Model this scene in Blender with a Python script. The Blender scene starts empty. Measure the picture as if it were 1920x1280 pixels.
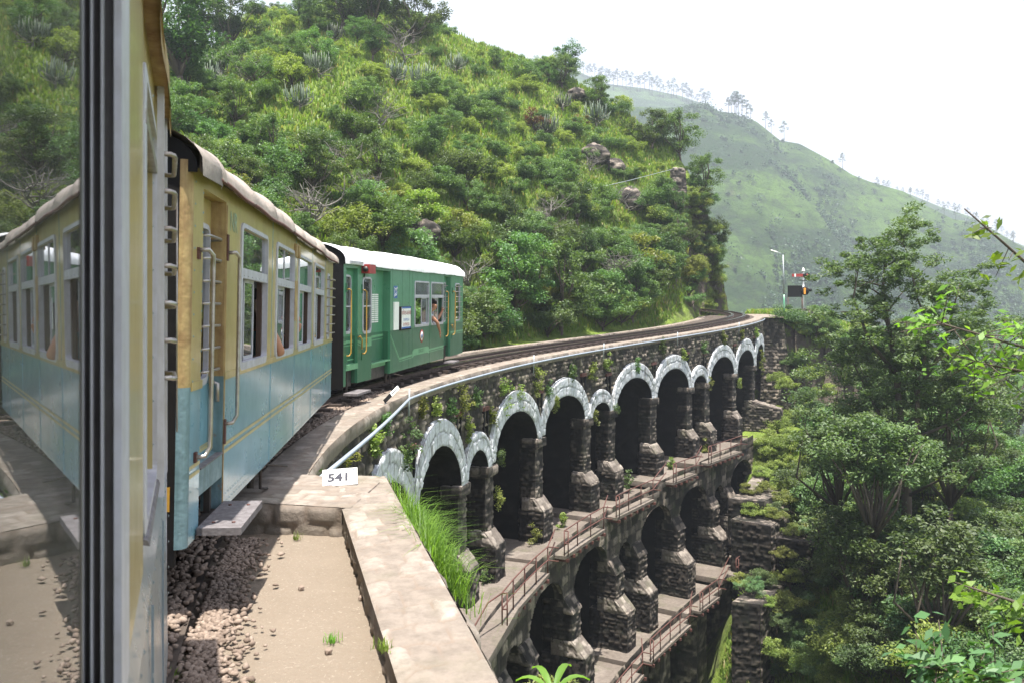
import bpy, math, random
import numpy as np
from mathutils import Vector, Matrix
sc = bpy.context.scene
# ------------------------------------------------------------------ camera, sky, sun
cam = bpy.data.cameras.new("camera"); camo = bpy.data.objects.new("camera", cam)
sc.collection.objects.link(camo); sc.camera = camo
camo.location = (0, 0, 0); camo.rotation_euler = (math.radians(90), 0, 0)
cam.sensor_width = 36; cam.lens = 28.69; cam.shift_y = -0.0219
cam.clip_start = 0.02; cam.clip_end = 4000
cam.dof.use_dof = True; cam.dof.focus_distance = 24; cam.dof.aperture_fstop = 5.6
SUN_AZ, SUN_EL = 180.0, 77.5
w = bpy.data.worlds.new("World"); sc.world = w; w.use_nodes = True
nt = w.node_tree; bg = nt.nodes["Background"]; sky = nt.nodes.new("ShaderNodeTexSky")
sky.sky_type = 'NISHITA'; sky.sun_disc = False
sky.sun_elevation = math.radians(SUN_EL); sky.sun_rotation = math.radians(SUN_AZ)
sky.air_density = 1.0; sky.dust_density = 6.0; sky.ozone_density = 1.0; sky.altitude = 900
# thin bright haze cloud veiling the lower sky
_tc = nt.nodes.new("ShaderNodeTexCoord"); _sp = nt.nodes.new("ShaderNodeSeparateXYZ"); nt.links.new(_tc.outputs['Generated'], _sp.inputs[0])
_mr = nt.nodes.new("ShaderNodeMapRange"); _mr.interpolation_type = 'SMOOTHSTEP'; nt.links.new(_sp.outputs[2], _mr.inputs[0])
for _i, _v in ((1, .0), (2, .75), (3, .85), (4, .12)): _mr.inputs[_i].default_value = _v
_mx = nt.nodes.new("ShaderNodeMix"); _mx.data_type = 'RGBA'; nt.links.new(_mr.outputs[0], _mx.inputs[0]); nt.links.new(sky.outputs[0], _mx.inputs[6]); _mx.inputs[7].default_value = (6.2, 6.3, 6.5, 1)
nt.links.new(_mx.outputs[2], bg.inputs[0]); bg.inputs[1].default_value = 0.09
sun = bpy.data.lights.new("sun", 'SUN'); sun.energy = 5.0; sun.angle = math.radians(0.55); sun.color = (1, .955, .88)
suno = bpy.data.objects.new("sun", sun); sc.collection.objects.link(suno)
sd = Vector((math.sin(math.radians(SUN_AZ))*math.cos(math.radians(SUN_EL)), math.cos(math.radians(SUN_AZ))*math.cos(math.radians(SUN_EL)), math.sin(math.radians(SUN_EL))))
suno.rotation_euler = sd.to_track_quat('Z', 'Y').to_euler()
vs = sc.view_settings; vs.view_transform = 'Standard'; vs.look = 'None'; vs.exposure = 1.55; vs.gamma = 1; vs.use_curve_mapping = False
sc.cycles.max_bounces = 6; sc.cycles.diffuse_bounces = 3; sc.cycles.transparent_max_bounces = 12
sc.cycles.volume_bounces = 0; sc.cycles.caustics_reflective = False; sc.cycles.caustics_refractive = False
sc.cycles.sample_clamp_indirect = 4
COL = sc.collection
R = math.radians
rng = np.random.default_rng(7); random.seed(7)
H0, F = 598.0, 1530.0

# ------------------------------------------------------------------ helpers
def tag(o, label=None, cat=None, group=None, kind=None):
    if label: o['label'] = label
    if cat: o['category'] = cat
    if group: o['group'] = group
    if kind: o['kind'] = kind
    return o
def empty(name, loc=(0, 0, 0), M=None):
    o = bpy.data.objects.new(name, None); o.empty_display_size = .2; COL.objects.link(o)
    if M is not None: o.matrix_world = M
    else: o.location = loc
    return o
def link(name, me, parent=None, mats=None):
    o = bpy.data.objects.new(name, me); COL.objects.link(o)
    for m in (mats or []): me.materials.append(m)
    if parent is not None: o.parent = parent
    return o
def copytree(o, parent=None):
    c = o.copy(); COL.objects.link(c)
    c.parent = parent
    for ch in list(o.children): copytree(ch, c)
    return c
class MB:
    def __init__(s): s.v = []; s.f = []; s.m = []; s.sm = []
    def add(s, vs, fs, m=0, smooth=False):
        b = len(s.v); s.v += [tuple(x) for x in vs]
        s.f += [tuple(i+b for i in f) for f in fs]; s.m += [m]*len(fs); s.sm += [smooth]*len(fs); return s
    def box(s, a, b, m=0, M=None):
        x0, y0, z0 = a; x1, y1, z1 = b
        v = [(x0,y0,z0),(x1,y0,z0),(x1,y1,z0),(x0,y1,z0),(x0,y0,z1),(x1,y0,z1),(x1,y1,z1),(x0,y1,z1)]
        if M is not None: v = [tuple(M @ Vector(p)) for p in v]
        return s.add(v, [(0,3,2,1),(4,5,6,7),(0,1,5,4),(1,2,6,5),(2,3,7,6),(3,0,4,7)], m)
    def hexa(s, p, m=0):      # eight points, bottom four then top four
        return s.add(p, [(0,3,2,1),(4,5,6,7),(0,1,5,4),(1,2,6,5),(2,3,7,6),(3,0,4,7)], m)
    def tube(s, pts, r, n=8, m=0, cap=True):
        pts = [Vector(p) for p in pts]; rs = r if isinstance(r, (list, tuple)) else [r]*len(pts)
        rings = []; up = None
        for i, p in enumerate(pts):
            d = (pts[min(i+1, len(pts)-1)] - pts[max(i-1, 0)]).normalized()
            if up is None:
                up = Vector((0,0,1)) if abs(d.z) < .9 else Vector((1,0,0))
            a = d.cross(up).normalized(); up = a.cross(d).normalized()
            rings.append([p + (a*math.cos(2*math.pi*k/n) + up*math.sin(2*math.pi*k/n))*rs[i] for k in range(n)])
        v = [q for rg in rings for q in rg]; f = []
        for i in range(len(pts)-1):
            for k in range(n): f.append((i*n+k, i*n+(k+1)%n, (i+1)*n+(k+1)%n, (i+1)*n+k))
        if cap: f.append(tuple(range(n))[::-1]); f.append(tuple((len(pts)-1)*n+k for k in range(n)))
        return s.add(v, f, m, True)
    def disc(s, c, axis, r, h, n=16, m=0):
        c = Vector(c); ax = Vector(axis).normalized(); return s.tube([c, c+ax*h], r, n, m)
    def parts(s, name, mats, parent=None, vs=8, fs=6):
        out = []      # one object per box
        for i in range(len(s.v)//vs):
            q = MB(); q.v = s.v[i*vs:(i+1)*vs]; q.f = [tuple(a-i*vs for a in f) for f in s.f[i*fs:(i+1)*fs]]; q.m = s.m[i*fs:(i+1)*fs]; q.sm = s.sm[i*fs:(i+1)*fs]
            out.append(q.build(name, mats, parent))
        return out
    def build(s, name, mats, parent=None):
        me = bpy.data.meshes.new(name); me.from_pydata(s.v, [], s.f)
        mats = mats if isinstance(mats, (list, tuple)) else [mats]
        for m in mats: me.materials.append(m)
        me.polygons.foreach_set('material_index', s.m); me.polygons.foreach_set('use_smooth', s.sm); me.update()
        o = bpy.data.objects.new(name, me); COL.objects.link(o)
        if parent is not None: o.parent = parent
        return o
def fastmesh(name, V, Fq, smooth=False, attr=None):
    """V n x 3, Fq m x k (k = 3 or 4)"""
    me = bpy.data.meshes.new(name); n = len(V); m, k = Fq.shape
    me.vertices.add(n); me.vertices.foreach_set('co', np.ascontiguousarray(V, dtype=np.float32).ravel())
    me.loops.add(m*k); me.loops.foreach_set('vertex_index', np.ascontiguousarray(Fq, dtype=np.int32).ravel())
    me.polygons.add(m); me.polygons.foreach_set('loop_start', np.arange(0, m*k, k, dtype=np.int32))
    me.polygons.foreach_set('loop_total', np.full(m, k, dtype=np.int32))
    if smooth: me.polygons.foreach_set('use_smooth', np.ones(m, dtype=bool))
    if attr is not None:
        for nm, A in attr.items():
            at = me.color_attributes.new(nm, 'FLOAT_COLOR', 'POINT')
            c = np.ones((n, 4), dtype=np.float32); c[:, :A.shape[1]] = A; at.data.foreach_set('color', c.ravel())
    me.update(calc_edges=True); me.validate(); return me

# cheap smooth value noise on numpy arrays
def _h(ix, iy, seed):
    n = (ix*374761393 + iy*668265263 + seed*974634777) & 0xffffffff
    n = ((n ^ (n >> 13)) * 1274126177) & 0xffffffff
    return ((n ^ (n >> 16)) & 0xffff) / 65535.0
def vnoise(x, y, seed=0):
    x = np.asarray(x, float); y = np.asarray(y, float)
    ix = np.floor(x).astype(np.int64); iy = np.floor(y).astype(np.int64)
    fx = x-ix; fy = y-iy; fx = fx*fx*(3-2*fx); fy = fy*fy*(3-2*fy)
    a = _h(ix, iy, seed); b = _h(ix+1, iy, seed); c = _h(ix, iy+1, seed); d = _h(ix+1, iy+1, seed)
    return (a*(1-fx)+b*fx)*(1-fy) + (c*(1-fx)+d*fx)*fy - .5
def fbm(x, y, seed=0, o=4):
    r = 0; a = 1.; s = 1.
    for k in range(o): r = r + a*vnoise(x*s, y*s, seed+k*17); a *= .5; s *= 2.03
    return r

# ------------------------------------------------------------------ materials
def mat(name):
    m = bpy.data.materials.new(name); m.use_nodes = True
    return m, m.node_tree, m.node_tree.nodes["Principled BSDF"]
def N(nt, t, **kw):
    n = nt.nodes.new(t)
    for k, v in kw.items():
        if k in ('op',): n.operation = v
        elif k == 'dt': n.data_type = v
        elif k == 'bt': n.blend_type = v
        else: setattr(n, k, v)
    return n
def noise(nt, scale, detail=4, rough=.55, co=None, dim='3D', dist=0):
    n = N(nt, 'ShaderNodeTexNoise'); n.noise_dimensions = dim
    n.inputs['Scale'].default_value = scale; n.inputs['Detail'].default_value = detail; n.inputs['Roughness'].default_value = rough
    n.inputs['Distortion'].default_value = dist
    if co is not None: nt.links.new(co, n.inputs['Vector'])
    return n.outputs['Fac']
def ramp(nt, fac, stops):
    r = N(nt, 'ShaderNodeValToRGB'); nt.links.new(fac, r.inputs[0]); e = r.color_ramp.elements
    while len(e) < len(stops): e.new(.5)
    for i, (p, c) in enumerate(stops):
        e[i].position = p; e[i].color = (c, c, c, 1) if isinstance(c, (int, float)) else (*c, 1)
    return r.outputs[0]
def mix(nt, a, b, fac, bt='MIX'):
    n = N(nt, 'ShaderNodeMix'); n.data_type = 'RGBA'; n.blend_type = bt
    for i, v in ((0, fac), (6, a), (7, b)):
        s = n.inputs[i]
        if hasattr(v, 'is_output'): nt.links.new(v, s)
        elif isinstance(v, (int, float)): s.default_value = v if i == 0 else (v, v, v, 1)
        else: s.default_value = (*v, 1)
    return n.outputs[2]
def mth(nt, op, a, b=None):
    n = N(nt, 'ShaderNodeMath'); n.operation = op
    for s, v in ((n.inputs[0], a), (n.inputs[1], b)):
        if v is None: continue
        if hasattr(v, 'is_output'): nt.links.new(v, s)
        else: s.default_value = v
    return n.outputs[0]
def coords(nt, kind='Object', scale=(1, 1, 1)):
    t = N(nt, 'ShaderNodeTexCoord'); m = N(nt, 'ShaderNodeMapping'); m.inputs['Scale'].default_value = scale
    nt.links.new(t.outputs[kind], m.inputs[0]); return m.outputs[0]
def bump(nt, b, hgt, strength=.4, dist=.02):
    n = N(nt, 'ShaderNodeBump'); n.inputs['Strength'].default_value = strength; n.inputs['Distance'].default_value = dist
    nt.links.new(hgt, n.inputs['Height']); nt.links.new(n.outputs[0], b.inputs['Normal'])
def worn(name, col, dark, rough=.5, metal=0, sc=6, streak=True, rust=None, coat=0, amt=.5, spec=.5, bmp=.15):
    """painted or bare surface with dirt, streaks down its height, and rust patches"""
    m, nt, b = mat(name)
    co = coords(nt); st = coords(nt, scale=(9, 9, .7))
    n1 = noise(nt, sc, 6, .65, co); n2 = noise(nt, 2.2, 4, .6, st)
    c = mix(nt, col, dark, ramp(nt, n1, [(.38, 0), (.75, amt)]))
    if streak: c = mix(nt, c, dark, ramp(nt, n2, [(.45, 0), (.8, amt)]))
    if rust:
        n3 = noise(nt, 3.5, 8, .75, co); c = mix(nt, c, rust, ramp(nt, n3, [(.62, 0), (.68, .9)]))
    nt.links.new(c, b.inputs['Base Color']); b.inputs['Metallic'].default_value = metal
    nt.links.new(ramp(nt, n1, [(.3, rough*.8), (.8, min(1, rough*1.35))]), b.inputs['Roughness'])
    if coat: b.inputs['Coat Weight'].default_value = coat; b.inputs['Coat Roughness'].default_value = .12
    b.inputs['Specular IOR Level'].default_value = spec
    if bmp: bump(nt, b, noise(nt, sc*2.5, 5, .6, co), bmp, .01)
    return m
def stone_mat(name, lo, hi, moss, joint, wash=None, mossamt=.55, streaky=False):
    m, nt, b = mat(name)
    at = N(nt, 'ShaderNodeVertexColor'); at.layer_name = 'st'; sp = N(nt, 'ShaderNodeSeparateColor'); nt.links.new(at.outputs[0], sp.inputs[0])
    co = coords(nt)
    base = mix(nt, lo, hi, mth(nt, 'POWER', sp.outputs[0], 2.0))
    base = mix(nt, base, (lo[0]*.5, lo[1]*.5, lo[2]*.5), ramp(nt, noise(nt, 9, 6, .7, co), [(.4, 0), (.75, .8)]))
    if wash: # limewash brushed over the stone, worn away in patches
        wf = ramp(nt, noise(nt, 2.3, 9, .78, coords(nt, scale=(1, 1, .8))), [(.34, 0), (.5, 1)])
        base = mix(nt, base, mix(nt, wash, (wash[0]*.62, wash[1]*.62, wash[2]*.6), ramp(nt, noise(nt, 14, 6, .8, co), [(.42, 0), (.7, 1)])), wf)
        base = mix(nt, base, (.045, .042, .038), ramp(nt, noise(nt, 1.6, 5, .6, coords(nt, scale=(2.2, 2.2, .12))), [(.60, 0), (.66, .6)]))
    if streaky:
        base = mix(nt, base, (.018, .017, .016), ramp(nt, noise(nt, 1.3, 5, .6, coords(nt, scale=(1.6, 1.6, .16))), [(.45, 0), (.62, .8)]))
        base = mix(nt, base, (.34, .32, .29), ramp(nt, noise(nt, 1.9, 6, .7, coords(nt, scale=(3, 3, .2))), [(.66, 0), (.74, .55)]))
    base = mix(nt, base, joint, sp.outputs[1])
    base = mix(nt, base, moss, ramp(nt, noise(nt, 1.1, 7, .7, co), [(.52, 0), (.68, mossamt)]))
    nt.links.new(base, b.inputs['Base Color']); b.inputs['Roughness'].default_value = .93
    b.inputs['Specular IOR Level'].default_value = .25
    bump(nt, b, noise(nt, 26, 6, .7, co), .5, .02)
    return m
def leaf_mat(name, a, bcol, trans=.35, hue=.06, dry=None):
    m, nt, b = mat(name)
    co = coords(nt, 'Object'); g = N(nt, 'ShaderNodeNewGeometry')
    n1 = noise(nt, .9, 3, .6, g.outputs['Position']); oi = N(nt, 'ShaderNodeObjectInfo')
    c = mix(nt, a, bcol, ramp(nt, n1, [(.32, 0), (.66, 1)]))
    c = mix(nt, c, mix(nt, c, (a[0]*.55, a[1]*.6, a[2]*.75), 1.0), ramp(nt, g.outputs['Random Per Island'], [(.3, 0), (1, .9)]))
    hs = N(nt, 'ShaderNodeHueSaturation'); nt.links.new(c, hs.inputs['Color'])
    nt.links.new(mth(nt, 'ADD', mth(nt, 'MULTIPLY', oi.outputs['Random'], hue), .5-hue*.5), hs.inputs['Hue'])
    nt.links.new(mth(nt, 'ADD', mth(nt, 'MULTIPLY', oi.outputs['Random'], .7), .65), hs.inputs['Value'])
    c = hs.outputs[0]
    if dry: c = mix(nt, c, dry, ramp(nt, g.outputs['Random Per Island'], [(.86, 0), (.9, 1)]))
    nt.links.new(c, b.inputs['Base Color']); b.inputs['Roughness'].default_value = .5; b.inputs['Specular IOR Level'].default_value = .35
    t = N(nt, 'ShaderNodeBsdfTranslucent'); tc = mix(nt, c, (1.25, 1.4, .5), 1.0, 'MULTIPLY'); nt.links.new(tc, t.inputs[0])
    ms = N(nt, 'ShaderNodeMixShader'); ms.inputs[0].default_value = trans
    out = nt.nodes['Material Output']; nt.links.new(b.outputs[0], ms.inputs[1]); nt.links.new(t.outputs[0], ms.inputs[2]); nt.links.new(ms.outputs[0], out.inputs[0])
    return m
def glass_mat(name, tint=(.75, .82, .85), rough=.015, boost=1.6, dirt=.12):
    m, nt, b = mat(name); nt.nodes.remove(b); out = nt.nodes['Material Output']
    tr = N(nt, 'ShaderNodeBsdfTransparent'); tr.inputs[0].default_value = (*tint, 1)
    gl = N(nt, 'ShaderNodeBsdfGlossy'); gl.inputs['Roughness'].default_value = rough; gl.inputs[0].default_value = (.95, .97, 1, 1)
    fr = N(nt, 'ShaderNodeFresnel'); fr.inputs[0].default_value = 1.5
    k = mth(nt, 'MINIMUM', mth(nt, 'MULTIPLY', fr.outputs[0], boost), .97)
    ms = N(nt, 'ShaderNodeMixShader'); nt.links.new(k, ms.inputs[0]); nt.links.new(tr.outputs[0], ms.inputs[1]); nt.links.new(gl.outputs[0], ms.inputs[2])
    df = N(nt, 'ShaderNodeBsdfDiffuse'); df.inputs[0].default_value = (.4, .38, .34, 1)
    m2 = N(nt, 'ShaderNodeMixShader'); nt.links.new(ms.outputs[0], m2.inputs[1]); nt.links.new(df.outputs[0], m2.inputs[2])
    nt.links.new(ramp(nt, noise(nt, 3, 5, .7, coords(nt)), [(.4, dirt*.3), (.75, dirt)]), m2.inputs[0])
    nt.links.new(m2.outputs[0], out.inputs[0]); return m

M = {}
M['beige'] = worn('beige_paint', (.45, .355, .145), (.28, .21, .085), .38, coat=.5, sc=3, amt=.45, spec=.5, bmp=.05)
M['beigerust'] = worn('rusted_ochre_paint', (.40, .29, .12), (.16, .08, .03), .6, sc=7, rust=(.19, .075, .03), amt=.8, bmp=.5)
M['blue'] = worn('blue_paint', (.175, .345, .43), (.10, .20, .22), .30, coat=.6, sc=2.2, amt=.55, bmp=.05)
M['bluerust'] = worn('rusted_blue_paint', (.15, .24, .27), (.06, .11, .11), .5, sc=8, rust=(.17, .09, .04), amt=.8, bmp=.5)
M['stripe'] = worn('cream_stripe_paint', (.45, .39, .2), (.3, .24, .12), .45, sc=6, amt=.5)
M['green'] = worn('light_green_paint', (.075, .25, .14), (.045, .155, .09), .32, coat=.4, sc=2.5, amt=.45, bmp=.05)
M['dgreen'] = worn('dark_green_paint', (.018, .115, .055), (.07, .15, .085), .4, coat=.2, sc=2.2, amt=.45, bmp=.05)
M['sgreen'] = worn('pale_green_paint', (.14, .34, .18), (.09, .22, .12), .4, sc=5, amt=.4)
M['alu'] = worn('painted_aluminium', (.50, .50, .56), (.3, .28, .27), .45, sc=9, amt=.55, metal=.15)
M['black'] = worn('black_paint', (.008, .008, .009), (.018, .015, .012), .7, sc=5, spec=.15)
M['under'] = worn('oily_underframe', (.03, .026, .022), (.07, .045, .03), .8, sc=6)
M['wood'] = worn('brown_window_wood', (.06, .03, .018), (.02, .012, .01), .6, sc=8)
M['plank'] = worn('grey_weathered_plank', (.17, .155, .16), (.07, .06, .06), .8, sc=14, amt=.8, bmp=.5)
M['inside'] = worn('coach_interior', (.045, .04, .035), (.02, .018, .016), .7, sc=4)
M['steel'] = worn('worn_steel', (.42, .40, .38), (.2, .15, .11), .35, metal=.75, sc=12, amt=.7)
M['greyblue'] = worn('weathered_bluish_grey_panel', (.20, .25, .28), (.12, .14, .15), .3, coat=.3, sc=4, bmp=.05)
M['dsteel'] = worn('dark_channel_metal', (.05, .045, .043), (.02, .018, .017), .45, metal=.3, sc=10, amt=.6)
M['yellow'] = worn('yellow_handrail_paint', (.45, .26, .04), (.25, .13, .03), .35, sc=14, amt=.6)
M['roofc'] = worn('dusty_roof_canvas', (.33, .28, .245), (.19, .155, .13), .85, sc=7, amt=.75, streak=False, bmp=.6)
M['roofw'] = worn('white_roof_paint', (.78, .78, .80), (.5, .5, .52), .6, sc=4, amt=.3, bmp=.2)
M['white'] = worn('white_paint', (.78, .78, .76), (.55, .53, .5), .5, sc=10, amt=.3)
M['red'] = worn('red_paint', (.30, .03, .025), (.25, .02, .02), .4, sc=8)
M['orange'] = worn('orange_paint', (.8, .32, .02), (.5, .2, .02), .4, sc=8)
M['railrust'] = worn('rusty_handrail', (.11, .04, .03), (.07, .03, .025), .7, sc=12, amt=.8)
M['pipe'] = worn('bluish_grey_pipe', (.26, .30, .36), (.22, .25, .28), .45, sc=8, amt=.5)
M['rail'] = worn('rail_side_rust', (.06, .038, .028), (.03, .02, .016), .75, sc=8)
M['railtop'] = worn('polished_rail_top', (.5, .48, .46), (.3, .27, .25), .22, metal=1, sc=8, amt=.3, bmp=0)
M['sleeper'] = worn('steel_sleeper', (.07, .05, .04), (.03, .025, .02), .8, sc=8)
M['ink'] = worn('dark_lettering', (.03, .03, .05), (.05, .05, .06), .6, bmp=0)
M['inkb'] = worn('blue_lettering', (.04, .12, .35), (.05, .1, .3), .6, bmp=0)
M['teal'] = worn('faint_teal_lettering', (.25, .36, .27), (.3, .34, .2), .6, amt=.9, bmp=0)
M['skin'] = worn('brown_skin', (.36, .17, .10), (.28, .12, .07), .5, sc=20, streak=False, bmp=0)
M['hair'] = worn('black_hair', (.015, .010, .009), (.02, .012, .01), .5, bmp=0)
M['tealcloth'] = worn('teal_cloth', (.02, .26, .33), (.01, .16, .2), .8, bmp=0)
M['bluecloth'] = worn('blue_cloth', (.03, .08, .25), (.02, .05, .15), .8, bmp=0)
M['palecloth'] = worn('pale_blue_cloth', (.42, .5, .56), (.25, .32, .4), .8, bmp=0)
M['pinkcloth'] = worn('striped_pink_cloth', (.5, .22, .25), (.6, .5, .55), .8, amt=1, bmp=0)
M['galv'] = worn('galvanised_post', (.35, .38, .40), (.2, .24, .24), .5, metal=.3)
M['glass'] = glass_mat('window_glass')
M['mirror'] = glass_mat('dark_window_glass', (.5, .56, .56), .012, 1.0, .20)
M['stone'] = stone_mat('dark_rubble_masonry', (.035, .029, .025), (.42, .35, .285), (.05, .075, .02), (.035, .031, .028), mossamt=.45, streaky=True)
M['pier'] = stone_mat('sooty_pier_masonry', (.018, .016, .015), (.30, .25, .21), (.04, .055, .02), (.03, .027, .025), mossamt=.3)
M['shadestone'] = stone_mat('shade_black_inner_masonry', (.008, .0075, .007), (.022, .019, .017), (.012, .016, .008), (.007, .0065, .006), mossamt=.2)  # shade inside the vaults and galleries is put into this near-black stone
M['shadeflank'] = stone_mat('shade_dark_pier_masonry', (.010, .009, .008), (.085, .07, .058), (.02, .03, .012), (.012, .011, .010), mossamt=.3)  # pier stone darkened for the near flanks; their shade is in the colour
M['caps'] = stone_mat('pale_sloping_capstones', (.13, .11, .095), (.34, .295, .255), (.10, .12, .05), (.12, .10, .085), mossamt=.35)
M['wash'] = stone_mat('limewashed_arch_ring', (.30, .29, .28), (.42, .41, .40), (.2, .22, .13), (.20, .20, .20), wash=(.58, .60, .64), mossamt=.35)
M['coping'] = stone_mat('pale_coping_stone', (.215, .18, .15), (.335, .29, .25), (.13, .125, .08), (.19, .15, .12), mossamt=.4)
M['slab'] = stone_mat('dusty_concrete_slab', (.15, .125, .105), (.20, .17, .145), (.08, .085, .045), (.12, .1, .085), mossamt=.5)
M['leafA'] = leaf_mat('mid_green_leaves', (.078, .14, .045), (.155, .215, .07))
M['leafB'] = leaf_mat('yellow_green_leaves', (.165, .21, .048), (.29, .32, .085), .4)
M['leafC'] = leaf_mat('grey_green_leaves', (.09, .155, .058), (.165, .235, .09))
M['leafD'] = leaf_mat('dark_green_leaves', (.052, .10, .035), (.10, .155, .054))
M['leafR'] = leaf_mat('reddish_leaves', (.22, .085, .04), (.12, .10, .04))
M['grass'] = leaf_mat('fresh_grass', (.13, .215, .032), (.23, .31, .058), .45, 0, (.3, .26, .11))
M['leafN'] = leaf_mat('bright_near_leaves', (.13, .255, .035), (.24, .36, .07), .5)
M['leafF'] = leaf_mat('distant_forest_leaves', (.03, .065, .03), (.06, .11, .045), .2)
M['cactus'] = leaf_mat('grey_spurge_stems', (.06, .085, .05), (.12, .14, .09), .05)
def bark(name, a, b_):
    m, nt, b = mat(name); co = coords(nt, scale=(1, 1, .25))
    nt.links.new(mix(nt, a, b_, noise(nt, 9, 6, .7, co)), b.inputs['Base Color']); b.inputs['Roughness'].default_value = .9
    bump(nt, b, noise(nt, 20, 5, .7, co), .6, .02); return m
M['bark'] = bark('brown_bark', (.035, .026, .02), (.13, .10, .08))
M['barkpale'] = bark('pale_dead_wood', (.09, .08, .07), (.24, .22, .195))

# ------------------------------------------------------------------ viaduct face line: (s along the track, o outwards over the valley)
_S = np.linspace(-16, 49, 1400)
_hd = .104 + .035*_S - .024*_S**2/100 - .13*_S**3/10000
_hd = np.where(_S > 36, np.interp(36, _S, _hd) - (_S-36)*.075 - .0045*(_S-36)**2, _hd)
_ds = _S[1]-_S[0]
_X = np.concatenate([[0], np.cumsum((np.sin(_hd[1:])+np.sin(_hd[:-1]))/2*_ds)]); _Y = np.concatenate([[0], np.cumsum((np.cos(_hd[1:])+np.cos(_hd[:-1]))/2*_ds)])
_X += -2.285 - np.interp(0, _S, _X); _Y += 15.002 - np.interp(0, _S, _Y)
def zp(s): return -1.531 + .023*s + .000548*s*s - .00035*np.maximum(np.asarray(s, float)-34, 0)**2*2
def FP(s, o, z):
    s = np.asarray(s, float); x = np.interp(s, _S, _X); y = np.interp(s, _S, _Y); h = np.interp(s, _S, _hd)
    return np.stack([x + o*np.cos(h), y - o*np.sin(h), z + 0*s], -1)
def fp(s, o, z): return tuple(float(q) for q in FP(np.array(s), o, z))
def fv(s, o, v): return fp(s, o, float(zp(s)) - v)
LA, LS = 3.738, 2.028
SEQ = "AASAASAASAAA"
BND = [-1.87]
for c in SEQ: BND.append(BND[-1] + (LA if c == 'A' else LS))
BND = [b - .3*min(1, max(0, (18-b)/8)) for b in BND]
BND[-1] = BND[-2] + 3.3

# rubble stone field: nearest jittered cell in courses
def stones(u, v, cw=.34, ch=.19, seed=0, rect=True):
    U = u/cw; V = v/ch; iu = np.floor(U).astype(np.int64); iv = np.floor(V).astype(np.int64)
    f1 = np.full(U.shape, 9.); f2 = f1.copy(); rid = np.zeros(U.shape)
    for dv in (-1, 0, 1):
        for du in (-1, 0, 1):
            a = iu+du; b = iv+dv
            cx = a + .5 + (_h(a, b, seed)-.5)*.62 + (b % 2)*.45; cy = b + .5 + (_h(a, b, seed+5)-.5)*.22
            d = np.maximum(np.abs(U-cx), np.abs(V-cy)*1.02) if rect else np.sqrt(((U-cx)*cw)**2 + ((V-cy)*ch*1.45)**2); r = _h(a, b, seed+9)
            n = d < f1
            f2 = np.where(n, f1, np.minimum(f2, d)); rid = np.where(n, r, rid); f1 = np.where(n, d, f1)
    e = (f2-f1)*(ch*1.3 if rect else 1)
    return e, rid
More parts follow.
